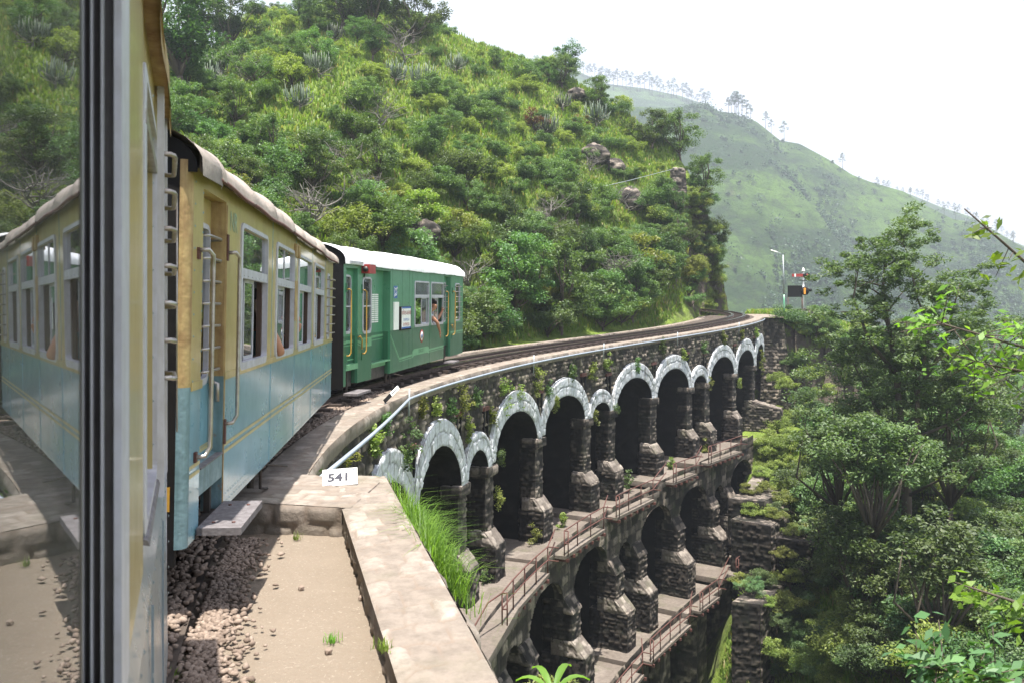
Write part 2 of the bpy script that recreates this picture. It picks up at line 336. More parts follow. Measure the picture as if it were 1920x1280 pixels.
class SM:
    """collects displaced masonry patches into one mesh"""
    def __init__(s): s.V = []; s.F = []; s.A = []; s.MI = []; s.n = 0
    def patch(s, P, u0, u1, v0, v1, res=.06, amp=.03, cw=.34, ch=.19, seed=1, keep=None, m=0, off=(0, 0), nscale=1., rect=True, jw=.05):
        nu = max(2, int(round((u1-u0)/res))+1); nv = max(2, int(round((v1-v0)/res))+1)
        U, Vv = np.meshgrid(np.linspace(u0, u1, nu), np.linspace(v0, v1, nv), indexing='ij')
        Q = P(U, Vv)
        du = np.gradient(Q, axis=0); dv = np.gradient(Q, axis=1); nn = np.cross(du, dv); nn /= np.maximum(np.linalg.norm(nn, axis=2, keepdims=True), 1e-9)
        e, rid = stones(U+off[0]+.04*vnoise(U*4, Vv*4, seed+3), Vv+off[1]+.03*vnoise(U*4, Vv*4, seed+4), cw, ch, seed, rect)
        k = np.clip(e/jw, 0, 1); k = k*k*(3-2*k)
        hgt = amp*(k*(.35+1.0*rid) + .35*vnoise(U*14, Vv*14, seed+6)*k) + amp*.5*vnoise(U*1.1, Vv*1.1, seed+8)
        edge = np.minimum(np.minimum(U-u0, u1-U), np.minimum(Vv-v0, v1-Vv))
        Q = Q + nn*(hgt*np.clip(edge/.03, .25, 1))[..., None]*nscale
        idx = np.arange(nu*nv).reshape(nu, nv)
        f = np.stack([idx[:-1, :-1], idx[1:, :-1], idx[1:, 1:], idx[:-1, 1:]], -1).reshape(-1, 4)
        if keep is not None:
            kc = keep((U[:-1, :-1]+U[1:, 1:])/2, (Vv[:-1, :-1]+Vv[1:, 1:])/2).ravel(); f = f[kc]
        s.V.append(Q.reshape(-1, 3)); s.F.append(f+s.n); s.n += nu*nv
        s.A.append(np.stack([rid, 1-k, vnoise(U, Vv, 3)+.5], -1).reshape(-1, 3)); s.MI += [m]*len(f); return s
    def quad(s, a, b, c, d, **kw):
        """bilinear patch a(u0,v0) b(u1,v0) c(u1,v1) d(u0,v1) in world points"""
        a, b, c, d = [np.array(q, float) for q in (a, b, c, d)]
        L = max(np.linalg.norm(b-a), np.linalg.norm(c-d), .02); Hh = max(np.linalg.norm(d-a), np.linalg.norm(c-b), .02)
        def P(U, V):
            t = (U/L)[..., None]; r = (V/Hh)[..., None]
            return (a*(1-t)+b*t)*(1-r) + (d*(1-t)+c*t)*r
        return s.patch(P, 0, L, 0, Hh, off=(a[0]*1.3+a[1], a[2]), **kw)
    def hexa(s, p, mtop=0, m0=None, **kw):
        """p: bottom four (ccw from above) then top four; skins on the four sides and the top"""
        for i in range(4):
            j = (i+1) % 4; k1 = dict(kw)
            if i == 0 and m0 is not None: k1['m'] = m0
            s.quad(p[i], p[j], p[4+j], p[4+i], **k1)
        k2 = dict(kw); k2['m'] = mtop if mtop else kw.get('m', 0)
        s.quad(p[4], p[5], p[6], p[7], **k2); return s
    def build(s, name, mats, parent=None, smooth=True):
        me = fastmesh(name, np.concatenate(s.V), np.concatenate(s.F), smooth, {'st': np.concatenate(s.A)})
        mats = mats if isinstance(mats, (list, tuple)) else [mats]
        for q in mats: me.materials.append(q)
        if len(mats) > 1: me.polygons.foreach_set('material_index', np.array(s.MI, dtype=np.int32))
        o = bpy.data.objects.new(name, me); COL.objects.link(o)
        if parent is not None: o.parent = parent
        return o
# ------------------------------------------------------------------ terrain
def pcol(x, y): return 960 + F*x/np.maximum(y, .05)
_f = np.array([_X, _Y]).T
def so(x, y):
    """track coordinates (s along, o outwards) of plan points"""
    x = np.asarray(x, float); y = np.asarray(y, float); sh = x.shape; x = x.ravel(); y = y.ravel()
    s = np.zeros(len(x)); o = np.zeros(len(x)); St = np.linspace(-16, 49, 260)
    fx = np.interp(St, _S, _X); fy = np.interp(St, _S, _Y); fh = np.interp(St, _S, _hd)
    for a in range(0, len(x), 20000):
        xx = x[a:a+20000, None]; yy = y[a:a+20000, None]
        d = (xx-fx)**2 + (yy-fy)**2; k = d.argmin(1)
        s[a:a+20000] = St[k]; o[a:a+20000] = (xx[:, 0]-fx[k])*np.cos(fh[k]) - (yy[:, 0]-fy[k])*np.sin(fh[k])
    return s.reshape(sh), o.reshape(sh)
HP = [-3000, -1500, -200, 150, 300, 400, 500, 620, 800, 860, 950, 1060, 1130, 1200, 1260, 1300, 1340, 1365, 1380, 1395]
HB = [9, 9, 10, 12, 15, 18, 20, 24, 29, 31, 34, 38, 41, 43.5, 45, 46.5, 48, 49.5, 50.5, 51.5]
HD = [45, 45, 50, 56, 60, 62, 62, 62, 62, 62, 62, 62, 61, 59.5, 58, 56.5, 55, 54.5, 54, 53.5]
HY = [-300, -300, 0, 70, 112, 106, 42, 12, 34, 66, 104, 148, 185, 236, 275, 335, 385, 445, 500, 565]
RC = {
 1000: [(2, -3), (6, -4.6), (10, -8), (14, -11), (20, -17), (40, -22)],
 1240: [(2, -4), (6, -6.5), (10, -10), (16, -14), (24, -19), (40, -19)],
 1400: [(2, -4), (10, -10), (16, -14), (22, -17), (27, -16.5), (32, -13.5), (36, -11), (40, -8.6), (43, -6), (46, -3.5), (48.5, -.6), (50, .15), (58, .5), (64, -.5), (80, -14), (130, -60)],
 1450: [(2, -4), (10, -9), (20, -16), (26, -16.5), (30, -15.8), (33, -14.2), (35.5, -11.8), (37.5, -9.6), (39.5, -8.2),
  (42.5, -5.6), (45.5, -3.2), (48, -1.0), (50, .2), (58, .55), (66, -1), (82, -14), (130, -60)],
 1520: [(2, -4), (10, -9), (20, -14.5), (26, -14.3), (30, -13.2), (33, -12.2), (35, -11), (37, -9.2), (39.5, -7.6), (43, -5.2), (46, -3.2), (49, -1.0), (51, 0), (58, .3), (66, -3), (82, -17), (130, -61)],
 1600: [(2, -4), (10, -9), (18, -13), (26, -11.8), (31, -10.2), (35.5, -8.2), (39, -6.6), (43, -4.6), (48, -1.9), (53, -.5), (57, -.6), (66, -6), (82, -20), (130, -62)],
 1750: [(2, -4), (10, -9), (17, -12), (24, -11), (29, -9.5), (33, -7.8), (37, -6.4), (42, -5.2), (47, -4.4), (53, -5), (62, -9), (82, -22), (130, -64)],
 1920: [(2, -4), (10, -9), (16, -11), (22, -10.2), (27, -9), (31, -7.6), (36, -6.9), (42, -7.6), (50, -12), (62, -16), (82, -28), (130, -66)],
 2400: [(2, -4), (10, -9), (16, -10), (22, -9.2), (27, -8.4), (31, -7.5), (36, -7.4), (42, -9), (50, -14), (62, -20), (82, -30), (130, -66)],
}
_rp = np.array(sorted(RC)); 
def right_h(p, D):
    tab = np.array([np.interp(D, [q[0] for q in RC[k]], [q[1] for q in RC[k]]) for k in _rp])
    out = np.zeros(D.shape); pc = np.clip(p, _rp[0], _rp[-1])
    k = np.clip(np.searchsorted(_rp, pc, side='right')-1, 0, len(_rp)-2); t = (pc-_rp[k])/(_rp[k+1]-_rp[k])
    idx = np.arange(D.size); T = tab.reshape(len(_rp), -1)
    return (T[k.ravel(), idx]*(1-t.ravel()) + T[k.ravel()+1, idx]*t.ravel()).reshape(D.shape)
def ground(x, y, rough=True):
    x = np.asarray(x, float); y = np.asarray(y, float)
    D = np.maximum(y, np.hypot(x, y)*.25); p = np.where(y > .3, 960 + F*x/np.maximum(y, .3), np.where(x > 0, 2400, -3000)); p = np.clip(p, -3000, 2400)
    s, o = so(x, y); o = np.where((s > 46) & (p < 1388) & (y > 50), -20., o)
    base = np.where(s > -12, zp(np.clip(s, -12, 50)) - .32, -2.02)
    b = np.interp(p, HP, HB); c = np.interp(p, HP, HD); cy = np.interp(p, HP, HY); cz = (H0-cy)/F*c
    t = np.clip((D-b)/(c-b), 0, 1)
    zb = np.where(p > 900, -1.9 + (b-20)*.062, -1.9)
    hill = zb + (cz-zb)*(.62*t + .38*np.sin(t*math.pi/2))
    hill = np.where(D > c, cz - (D-c)*.9 - (D-c)**1.2*.2, hill)
    nz = fbm(x*.16, y*.16, 3, 5)*2.2*np.sin(np.clip(t, 0, 1)*math.pi)**.6 + .5*fbm(x*.7, y*.7, 9, 3)*np.clip(t*8, 0, 1)
    if rough: hill = hill + nz*np.clip((1400-p)/200, 0.15, 1)
    edge = np.clip((-o-np.where(s > 38.6, 1.95, 3.7))/np.where(s > 38.6, .5, 1.3), 0, 1)
    left = np.where(hill > base, base + (hill-base)*edge, np.where(D > c, hill, base))
    rh = right_h(p, D)
    if rough: rh = rh + (fbm(x*.3, y*.3, 21, 4)*1.1)*np.clip((D-5)/12, 0, 1)*np.where((D > 46) & (D < 60), .2, 1)
    # the near bank outside the refuge wall
    nb = -2.3 - .52*np.maximum(0, (x + .27*(y-3.59)) + .1) - .16*np.maximum(0, y-5)
    nb = nb - .03*np.maximum(0, y-9)**2
    rh = np.where(y < 22, np.maximum(rh, nb), rh)
    gorge = (o > -2.6) & (s < 38.8) & (s > -11)
    farR = (p > 1395) & (D < 170)
    out = np.where(o > -1.0, rh, left)
    out = np.where(gorge, np.minimum(rh, zp(np.clip(s, -12, 50))-6), out)
    # solid earth behind the viaduct face
    out = np.where((o <= -2.3) & (o > -3.7) & (s < 39), base-.2, out)
    # plateau around the far end of the bridge
    pl = (s > 38.8) & (o > -5) & (p < 1560)
    pv = zp(np.clip(s, -12, 50)) - .34 - np.maximum(0, o-1.3)*.75
    out = np.where(pl & (s < 48.8) & (o < 9), np.where(o < 1.3, pv, np.maximum(out, pv)), out)
    # flat ground by the near end of the bridge
    near = (s < -6.5) & (x < -.28*(y-3.59)-.05) & (o > -5.5) | ((y < 7) & (x < -.28*(y-3.59)-.05) & (x > -7))
    out = np.where(near, -2.1, out)
    return out
def ground1(x, y): return float(ground(np.array([x]), np.array([y]), True)[0])
ps = np.concatenate([np.linspace(-3000, -300, 60)[:-1], np.linspace(-300, 1960, 440), np.linspace(1960, 3400, 60)[1:]])
azs = np.arctan((ps-960)/F)
azs = np.concatenate([np.radians(np.linspace(-150, math.degrees(azs[0]), 24))[:-1], azs, np.radians(np.linspace(math.degrees(azs[-1]), 130, 18))[1:]])
rs = np.concatenate([np.geomspace(.6, 14, 46)[:-1], np.linspace(14, 68, 165)[:-1], np.geomspace(68, 175, 30)])
AZ, RR = np.meshgrid(azs, rs, indexing='ij')
# rings are spaced by depth inside the view and by radius elsewhere
cosz = np.maximum(np.cos(AZ), .55)
GX = np.sin(AZ)*RR/cosz; GY = np.cos(AZ)*RR/cosz
GZ = ground(GX, GY)
nA, nR = AZ.shape; idx = np.arange(nA*nR).reshape(nA, nR)
Fq = np.stack([idx[:-1, :-1], idx[:-1, 1:], idx[1:, 1:], idx[1:, :-1]], -1).reshape(-1, 4)
Fq = Fq[:, ::-1]

def terrain_mat(name, near=True):
    m, nt, b = mat(name); g = N(nt, 'ShaderNodeNewGeometry'); P = g.outputs['Position']
    if near:
        c = mix(nt, (.165, .25, .042), (.27, .35, .07), noise(nt, .35, 8, .75, P))
        c = mix(nt, c, (.045, .075, .022), ramp(nt, noise(nt, 1.1, 8, .8, P), [(.45, 0), (.65, .9)]))
        c = mix(nt, c, (.10, .075, .045), ramp(nt, noise(nt, .5, 9, .8, P), [(.56, 0), (.66, .8)]))
        sp = N(nt, 'ShaderNodeSeparateXYZ'); nt.links.new(g.outputs['True Normal'], sp.inputs[0])
        c = mix(nt, c, mix(nt, (.05, .042, .035), (.17, .14, .115), noise(nt, 3, 8, .8, P)), mth(nt, 'MULTIPLY', ramp(nt, sp.outputs[2], [(.25, 1), (.55, 0)]), ramp(nt, noise(nt, .9, 6, .7, P), [(.42, 0), (.52, 1)])))
        nt.links.new(c, b.inputs['Base Color']); bump(nt, b, noise(nt, 4, 10, .8, P), 1, .25)
    else:
        ms = N(nt, 'ShaderNodeMapping'); ms.inputs['Scale'].default_value = (.012, .012, .035); nt.links.new(P, ms.inputs[0])
        c = mix(nt, (.10, .20, .04), (.19, .31, .065), noise(nt, .05, 9, .75, P))
        c = mix(nt, c, (.028, .062, .026), ramp(nt, noise(nt, 1.0, 9, .72, ms.outputs[0]), [(.42, 0), (.56, .85)]))
        c = mix(nt, c, (.05, .07, .04), ramp(nt, noise(nt, .22, 9, .8, P), [(.5, 0), (.6, .7)]))
        c = mix(nt, c, (.16, .15, .085), ramp(nt, noise(nt, .09, 8, .75, P), [(.6, 0), (.72, .6)]))
        nt.links.new(c, b.inputs['Base Color']); bump(nt, b, noise(nt, .25, 10, .8, P), 1, 6)
    b.inputs['Roughness'].default_value = .95; b.inputs['Specular IOR Level'].default_value = .1
    return m
M['terrain'] = terrain_mat('grassy_rocky_soil'); M['far'] = terrain_mat('distant_green_slopes', False)
me = fastmesh('hillside', np.stack([GX.ravel(), GY.ravel(), GZ.ravel()], 1), Fq, True)
tag(link('hillside', me, None, [M['terrain']]), kind='structure')

# far hills: two ridges one behind the other
P2 = [600, 900, 1090, 1180, 1248, 1324, 1347, 1373, 1418, 1463, 1499, 1553, 1597, 1633, 1696, 1732, 1786, 1821, 1866, 1911, 2000, 2300, 2700]
Y2 = [260, 230, 205, 200, 203, 196, 210, 214, 228, 264, 270, 299, 328, 342, 360, 384, 411, 417, 434, 461, 490, 540, 580]
P3 = [600, 900, 1080, 1132, 1208, 1275, 1330, 1400, 1500, 1650, 1705, 1760, 1821, 1900, 1960, 2200, 2700]
Y3 = [120, 125, 132, 157, 166, 180, 199, 245, 330, 352, 364, 387, 407, 453, 478, 520, 560]
def far_h(p, D):
    z2 = (H0-np.interp(p, P2, Y2))/F*420; z3 = (H0-np.interp(p, P3, Y3))/F*700
    x = (p-960)/F*D
    t = np.clip((D-160)/260, 0, 1); h2 = -85 + (z2+85)*(t**.92)
    gl = np.sin(x*.035 + D*.012 + 2.5*fbm(x*.01, D*.01, 5, 2))*13*np.sin(np.clip(t*1.0, 0, 1)*math.pi)
    h = h2 + gl + fbm(x*.02, D*.014, 31, 6)*30*np.maximum(np.sin(t*math.pi), 0)**.7
    t3 = np.clip((D-480)/220, 0, 1); h3 = z2-40 + (z3-z2+40)*t3
    h = np.where(D > 420, z2 - (D-420)*.66, h)
    h = np.where(D > 480, h3 + fbm(x*.015, D*.015, 41, 4)*10*np.sin(t3*math.pi), h)
    return np.where(D > 700, z3 - (D-700)*.5, h)
psf = np.linspace(500, 2900, 420); dsf = np.concatenate([np.linspace(110, 420, 170), np.linspace(424, 720, 60), np.linspace(740, 1000, 8)])
PF, DF = np.meshgrid(psf, dsf, indexing='ij'); FZ = far_h(PF, DF)
idx = np.arange(PF.size).reshape(PF.shape)
Ff = np.stack([idx[:-1, :-1], idx[1:, :-1], idx[1:, 1:], idx[:-1, 1:]], -1).reshape(-1, 4)
me = fastmesh('far_hills', np.stack([((PF-960)/F*DF).ravel(), DF.ravel(), FZ.ravel()], 1), Ff, True)
tag(link('far_hills', me, None, [M['far']]), kind='structure')

# ------------------------------------------------------------------ viaduct
via = empty('stone_viaduct', fv(16, 0, 2))
tag(via, 'long curved stone viaduct of tiered arches with limewashed white arch rings', 'viaduct')
via_inv = via.matrix_world.copy(); via_inv.invert()
def put(o, root=None):
    root = root or via
    bpy.context.view_layer.update(); o.parent = root; o.matrix_parent_inverse = root.matrix_world.inverted(); return o
Q1 = 2.465; PW = .50
def qs(s): return Q1 + .24*min(1, max(0, (13-s)/8))
def arch_dims(i):
    q = qs((BND[i]+BND[i+1])/2); e = q-Q1
    return (LA/2-PW/2, 1.03+e, LA/2-PW/2+.41, 1.64+e, q) if SEQ[i] == 'A' else (.74, .46+e, 1.08, .94+e, q+.03)
def spandrel_keep(U, V):
    k = np.ones(U.shape, bool)
    for i, c in enumerate(SEQ):
        hw, ri, A, B, q = arch_dims(i); cc = (BND[i]+BND[i+1])/2
        if i == len(SEQ)-1: hw -= .25; A -= .2
        k &= ~((((U-cc)/(hw+.2))**2 + (np.minimum(V-q, 0)/(ri+.25))**2 < 1) & (np.abs(U-cc) < (BND[i+1]-BND[i])/2))
    return k
sm = SM()
sm.patch(lambda U, V: FP(U, 0.0, zp(U)-V), BND[0], 38.4, .2, Q1+.12, res=.042, amp=.05, cw=.26, ch=.14, seed=3, keep=spandrel_keep, nscale=-1)
sm.patch(lambda U, V: FP(U, 0.0, zp(U)-V), -9.5, BND[0], .2, 7, res=.042, amp=.05, cw=.26, ch=.14, seed=3, nscale=-1)
# the wing wall turned across the far end
a, b_ = fv(38.3, 0, .1), fv(38.3, 0, 6.5)
sm.quad(fv(38.4, -.1, 6.5), fv(38.7, 2.0, 6.5), fv(38.7, 1.25, .1), fv(38.4, -.1, .1), res=.05, amp=.05, cw=.3, ch=.2, seed=4)
sm.quad(fv(38.7, 2.0, 6.5), fv(41, 2.3, 6.5), fv(41, 1.4, .1), fv(38.7, 1.25, .1), res=.06, amp=.05, cw=.3, ch=.2, seed=5)
put(sm.build('spandrel_wall', M['stone']))
# brick drip ledges and black-sided chutes between the arches
for i in range(1, len(BND)-1):
    for ds in ((-.0,) if SEQ[i-1] == SEQ[i] else (-.35, )):
        s0 = BND[i]+ds; v0 = .95+.12*math.sin(i*2.2)
        mb = MB(); p = [fv(s0-.2, -.05, v0+.1), fv(s0-.2, .1, v0+.1), fv(s0+.2, .1, v0+.1), fv(s0+.2, -.05, v0+.1), fv(s0-.2, -.05, v0), fv(s0-.2, .1, v0), fv(s0+.2, .1, v0), fv(s0+.2, -.05, v0)]
        mb.hexa(p, 0)
        for q in (-.17, .10):
            mb.hexa([fv(s0+q, -.05, v0+1.0), fv(s0+q, .075, v0+1.0), fv(s0+q+.07, .075, v0+1.0), fv(s0+q+.07, -.05, v0+1.0), fv(s0+q, -.05, v0+.1), fv(s0+q, .08, v0+.1), fv(s0+q+.07, .08, v0+.1), fv(s0+q+.07, -.05, v0+.1)], 1)
        for o in mb.parts('drip_ledge', [M['railrust'], M['black']]): put(o)
# arch rings: face, rim, and the vault behind
for i, c in enumerate(SEQ):
    hw, ri, A, B, q = arch_dims(i); b0, b1 = BND[i], BND[i+1]; cc = (b0+b1)/2
    if i == len(SEQ)-1: hw -= .25; A -= .2
    def E(T, r, o):
        s = cc - np.cos(T)*(hw+(A-hw)*r); v = q - np.sin(T)*(ri+(B-ri)*r)
        s = np.clip(s, b0+.005, b1-.005)
        return FP(s, o, zp(s)-v)
    Lr = math.pi*(hw+ri)/2*1.1; t = B-ri
    sm = SM()
    sm.patch(lambda U, V: E(U/Lr*math.pi, V/t, .10), 0, Lr, 0, t, res=.03, amp=.03, cw=.26, ch=.33, seed=20+i, jw=.06)
    sm.patch(lambda U, V: E(U/Lr*math.pi, 1+0*V, .10-V), 0, Lr, 0, .14, res=.045, amp=.02, cw=.24, ch=.62, seed=20+i, m=0)
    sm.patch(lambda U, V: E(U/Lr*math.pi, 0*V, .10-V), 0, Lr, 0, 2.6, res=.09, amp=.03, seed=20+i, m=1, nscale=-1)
    put(sm.build('arch_ring', [M['wash'], M['shadestone']]))
def floor1(s): return -7.02 if s < 9 else -6.92 if s < 14 else -6.77 if s < 19.3 else -6.47 if s < 23 else -6.24
def floor2(s): return -11.55 if s < 13.9 else -11.4 if s < 18.9 else -11.2 if s < 22.6 else -10.85
def wz(s, o, z): return fp(s, o, z)
def boxso(sm, s0, s1, o0, o1, z0, z1, o1b=None, o1t=None, **kw):
    ob = o1 if o1b is None else o1b; ot = o1 if o1t is None else o1t
    p = [wz(s0, o0, z0), wz(s0, ob, z0), wz(s1, ob, z0), wz(s1, o0, z0), wz(s0, o0, z1), wz(s0, ot, z1), wz(s1, ot, z1), wz(s1, o0, z1)]
    return sm.hexa(p, **kw)
K = dict(res=.045, amp=.04, cw=.25, ch=.13)
for i, s in enumerate(BND):
    if i == 0 or i == len(BND)-1: continue
    zt = float(zp(s)); fl = floor1(s); sm = SM(); q = qs(s); pw = PW/2+.06
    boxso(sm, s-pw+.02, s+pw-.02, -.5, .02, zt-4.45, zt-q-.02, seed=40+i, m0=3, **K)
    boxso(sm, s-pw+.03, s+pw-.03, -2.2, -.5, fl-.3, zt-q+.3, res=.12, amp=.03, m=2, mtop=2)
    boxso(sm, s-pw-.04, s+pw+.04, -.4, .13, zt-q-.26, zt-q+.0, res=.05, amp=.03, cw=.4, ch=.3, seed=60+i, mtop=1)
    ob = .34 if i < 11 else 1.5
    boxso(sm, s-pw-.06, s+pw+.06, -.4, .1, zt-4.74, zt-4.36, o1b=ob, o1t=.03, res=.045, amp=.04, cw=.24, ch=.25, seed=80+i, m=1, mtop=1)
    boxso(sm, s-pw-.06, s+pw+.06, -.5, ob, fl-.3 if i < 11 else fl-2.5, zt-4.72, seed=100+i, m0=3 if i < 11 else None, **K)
    put(sm.build('pier', [M['pier'], M['caps'], M['shadestone'], M['shadeflank']]))
# back wall, floors and soffits of the upper gallery
sm = SM()
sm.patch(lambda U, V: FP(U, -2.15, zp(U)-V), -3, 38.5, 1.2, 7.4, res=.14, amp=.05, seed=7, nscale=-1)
put(sm.build('gallery_back_wall', M['shadestone']))
sm = SM()
cuts = [(-2.5, 9), (9, 14), (14, 19.3), (19.3, 23), (23, 33)]
for a, b_ in cuts:
    z = floor1((a+b_)/2); boxso(sm, a, b_, -2.2, 1.02, z-.2, z, res=.1, amp=.012, cw=1.1, ch=.9, seed=9)
put(sm.build('gallery_floor', M['slab']))
# second tier
T2 = list(range(2, 10))
def dims2(c): return (LA/2-.42, .88, 7.3) if c == 'A' else (.52, .4, 7.4)
def keep2(U, V):
    k = np.ones(U.shape, bool)
    for i in T2:
        hw, ri, q = dims2(SEQ[i]); cc = (BND[i]+BND[i+1])/2
        k &= ~(((U-cc)/hw)**2 + (np.minimum(V-q, 0)/ri)**2 < 1)
    return k
sm = SM()
sm.patch(lambda U, V: FP(U, 1.0, zp(U)-V), 1.5, BND[10], 5.5, 7.45, res=.055, amp=.03, cw=.5, ch=.3, seed=13, keep=keep2, nscale=-1)
sm.patch(lambda U, V: FP(U, 1.0, zp(U)-V), 1.5, BND[2]+.4, 7.4, 13, res=.08, amp=.03, seed=13, nscale=-1)
for i in T2:
    hw, ri, q = dims2(SEQ[i]); cc = (BND[i]+BND[i+1])/2
    def E2(T, o):
        s = cc - np.cos(T)*hw; v = q - np.sin(T)*ri
        return FP(s, o, zp(s)-v)
    Lr = math.pi*(hw+ri)/2
    sm.patch(lambda U, V: E2(U/Lr*math.pi, 1.03-V), 0, Lr, 0, .3, res=.06, amp=.02, seed=33+i, nscale=-1)
    sm.patch(lambda U, V: E2(U/Lr*math.pi, .75-V), 0, Lr, 0, 2.0, res=.14, amp=.03, seed=33+i, m=1, nscale=-1)
put(sm.build('lower_arch_wall', [M['stone'], M['shadestone']]))
for i in range(2, 11):
    s = BND[i]; zt = float(zp(s)); fl = floor2(s); sm = SM(); w2 = .36
    boxso(sm, s-w2-.03, s+w2+.03, -1.2, .3, fl-.4, zt-7.0, res=.12, amp=.03, m=2, mtop=2)
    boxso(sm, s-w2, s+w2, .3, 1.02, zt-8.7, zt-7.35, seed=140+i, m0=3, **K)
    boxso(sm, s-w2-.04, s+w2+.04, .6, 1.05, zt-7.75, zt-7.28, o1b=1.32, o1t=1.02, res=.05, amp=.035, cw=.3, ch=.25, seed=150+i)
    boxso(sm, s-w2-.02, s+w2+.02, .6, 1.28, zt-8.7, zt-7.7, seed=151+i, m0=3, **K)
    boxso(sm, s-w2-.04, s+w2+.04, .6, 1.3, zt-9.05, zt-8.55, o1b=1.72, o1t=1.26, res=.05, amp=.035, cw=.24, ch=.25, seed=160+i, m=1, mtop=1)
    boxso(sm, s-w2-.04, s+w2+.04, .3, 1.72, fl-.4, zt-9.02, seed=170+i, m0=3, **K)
    put(sm.build('lower_pier', [M['pier'], M['caps'], M['shadestone'], M['shadeflank']]))
sm = SM()
sm.patch(lambda U, V: FP(U, -1.15, zp(U)-V), 1, 31, 6, 12.5, res=.16, amp=.05, seed=8, nscale=-1)
put(sm.build('lower_back_wall', M['shadestone']))
sm = SM()
for a, b_ in ((4, 13.9), (13.9, 18.9), (18.9, 22.6), (22.6, 30)):
    z = floor2((a+b_)/2); boxso(sm, a, b_, -1.2, 2.35, z-.22, z, res=.11, amp=.012, cw=1.1, ch=.9, seed=10)
put(sm.build('lower_gallery_floor', M['slab']))
# third tier: tall pilasters in deep shade
sm = SM()
for i in range(3, 10):
    s = BND[i]; fl = floor2(s)
    boxso(sm, s-.5, s+.5, .4, 2.15, fl-9, fl-.1, res=.1, amp=.04, seed=180+i)
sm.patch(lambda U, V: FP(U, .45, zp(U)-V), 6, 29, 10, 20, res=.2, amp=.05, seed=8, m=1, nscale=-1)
sm.patch(lambda U, V: FP(U, 2.1, zp(U)-V), 6, 29, 10.1, 11.0, res=.08, amp=.04, seed=88, nscale=-1)
put(sm.build('footing_tier', [M['stone'], M['shadestone']]))
# stepped masonry blocks where the viaduct runs into the far bank
DV = Vector((math.sin(.63), math.cos(.63), 0))
for k, (fl_, fr_, zt_, dep, zb_) in enumerate((((9.5, 35.9), (10.93, 35.4), -7.9, 3.2, -10), ((9.45, 35.15), (10.75, 33.9), -8.6, 2.4, -14), ((10.9, 34.4), (12.3, 33.6), -9.2, 1.8, -15), ((8.5, 31.5), (9.5, 31.2), -10.9, 3.6, -18))):
    a_ = Vector((*fl_, 0)); c_ = Vector((*fr_, 0)); q4 = [a_, c_, c_+DV*dep, a_+DV*dep]
    sm = SM(); sm.hexa([(q.x, q.y, zb_) for q in q4]+[(q.x, q.y, zt_) for q in q4], res=.06, amp=.05, seed=200+k, cw=.28, ch=.14, m0=2)
    put(sm.build('stepped_footing', [M['pier'], M['caps'], M['shadeflank']]))
sm = SM()      # raking buttress walls with capstones
for q4, zb_ in (([(10.45, 36.8, -7.6), (10.75, 36.4, -7.65), (12.1, 38.4, -7.2), (11.8, 38.9, -7.1)], -9), ([(11.5, 36.6, -8.2), (11.9, 35.8, -8.3), (12.8, 37.6, -8.3), (12.4, 38.2, -8.2)], -11)):
    sm = SM(); sm.hexa([(x_, y_, zb_) for x_, y_, z_ in q4]+q4, res=.07, amp=.05, seed=221, mtop=1); put(sm.build('raking_buttress', [M['pier'], M['caps']]))
# copings
def coping(o0, o1, s0, s1, seed):
    sm = SM()
    # two courses of long flat stones
    sm.patch(lambda U, V: FP(U, o1-V, zp(U)+0*V), s0, s1, 0, o1-o0, res=.04, amp=.016, cw=.22, ch=.24, seed=seed, nscale=1 if False else -1)
    sm.patch(lambda U, V: FP(U, o1, zp(U)-V), s0, s1, 0, .22, res=.05, amp=.03, cw=.42, ch=.24, seed=seed, nscale=-1)
    sm.patch(lambda U, V: FP(U, o0, zp(U)-V), s0, s1, 0, .22, res=.05, amp=.03, cw=.42, ch=.24, seed=seed)
    return sm
o = put(coping(-.45, .05, -8.0, 38.5, 301).build('coping', M['coping'])); tag(o, 'narrow pale stone coping along the valley side')
o = put(coping(-3.7, -3.3, -2, 38.6, 302).build('coping', M['coping'])); tag(o, 'narrow pale stone coping along the hill side')
sm = SM()
sm.patch(lambda U, V: FP(U, 1.25-V, zp(U)-.05+0*V), 38.2, 42, 0, 1.7, res=.08, amp=.03, seed=303, nscale=-1)
put(sm.build('coping', M['coping']))

# walkways with rusty rails
def walkway(s0, s1, oi, oo, z, stair=None):
    sm = SM(); boxso(sm, s0, s1, oi, oo, z-.09, z+.004, res=.08, amp=.008, cw=.9, ch=.8, seed=int(s0*9)); o = put(sm.build('walkway_slab', M['slab']))
    mb = MB()
    for k in range(int((s1-s0)/.55)+1): mb.hexa([wz(s0+.1+k*.55+a, b_, z+c-.19) for c in (0, .09) for a, b_ in ((0, oi), (0, oo+.07), (.08, oo+.07), (.08, oi))])
    for q_ in mb.parts('walkway_bracket', M['railrust']): put(q_)
    mb = MB(); h = .74; r = .019
    n = max(2, int(round((s1-s0)/1.15))); pts = [(s0+.04, oi+.55), (s0+.04, oo-.04)] + [(s0+.04+(s1-s0-.08)*k/n, oo-.04) for k in range(1, n+1)] + [(s1-.04, oi+.75)]
    for (a, b_) in pts[:-1]: mb.tube([wz(a, b_, z), wz(a, b_, z+h)], r, 5)
    for hh in (h, h*.5):
        mb.tube([wz(a, b_, z+hh) for a, b_ in pts], r, 5)
    if stair:
        for hh in (h, h*.5): mb.tube([wz(s1-.04, oo-.04, z+hh), wz(stair[0], oo-.04-.3, stair[1]+hh)], r, 5)
    put(mb.build('walkway_railing', M['railrust']))
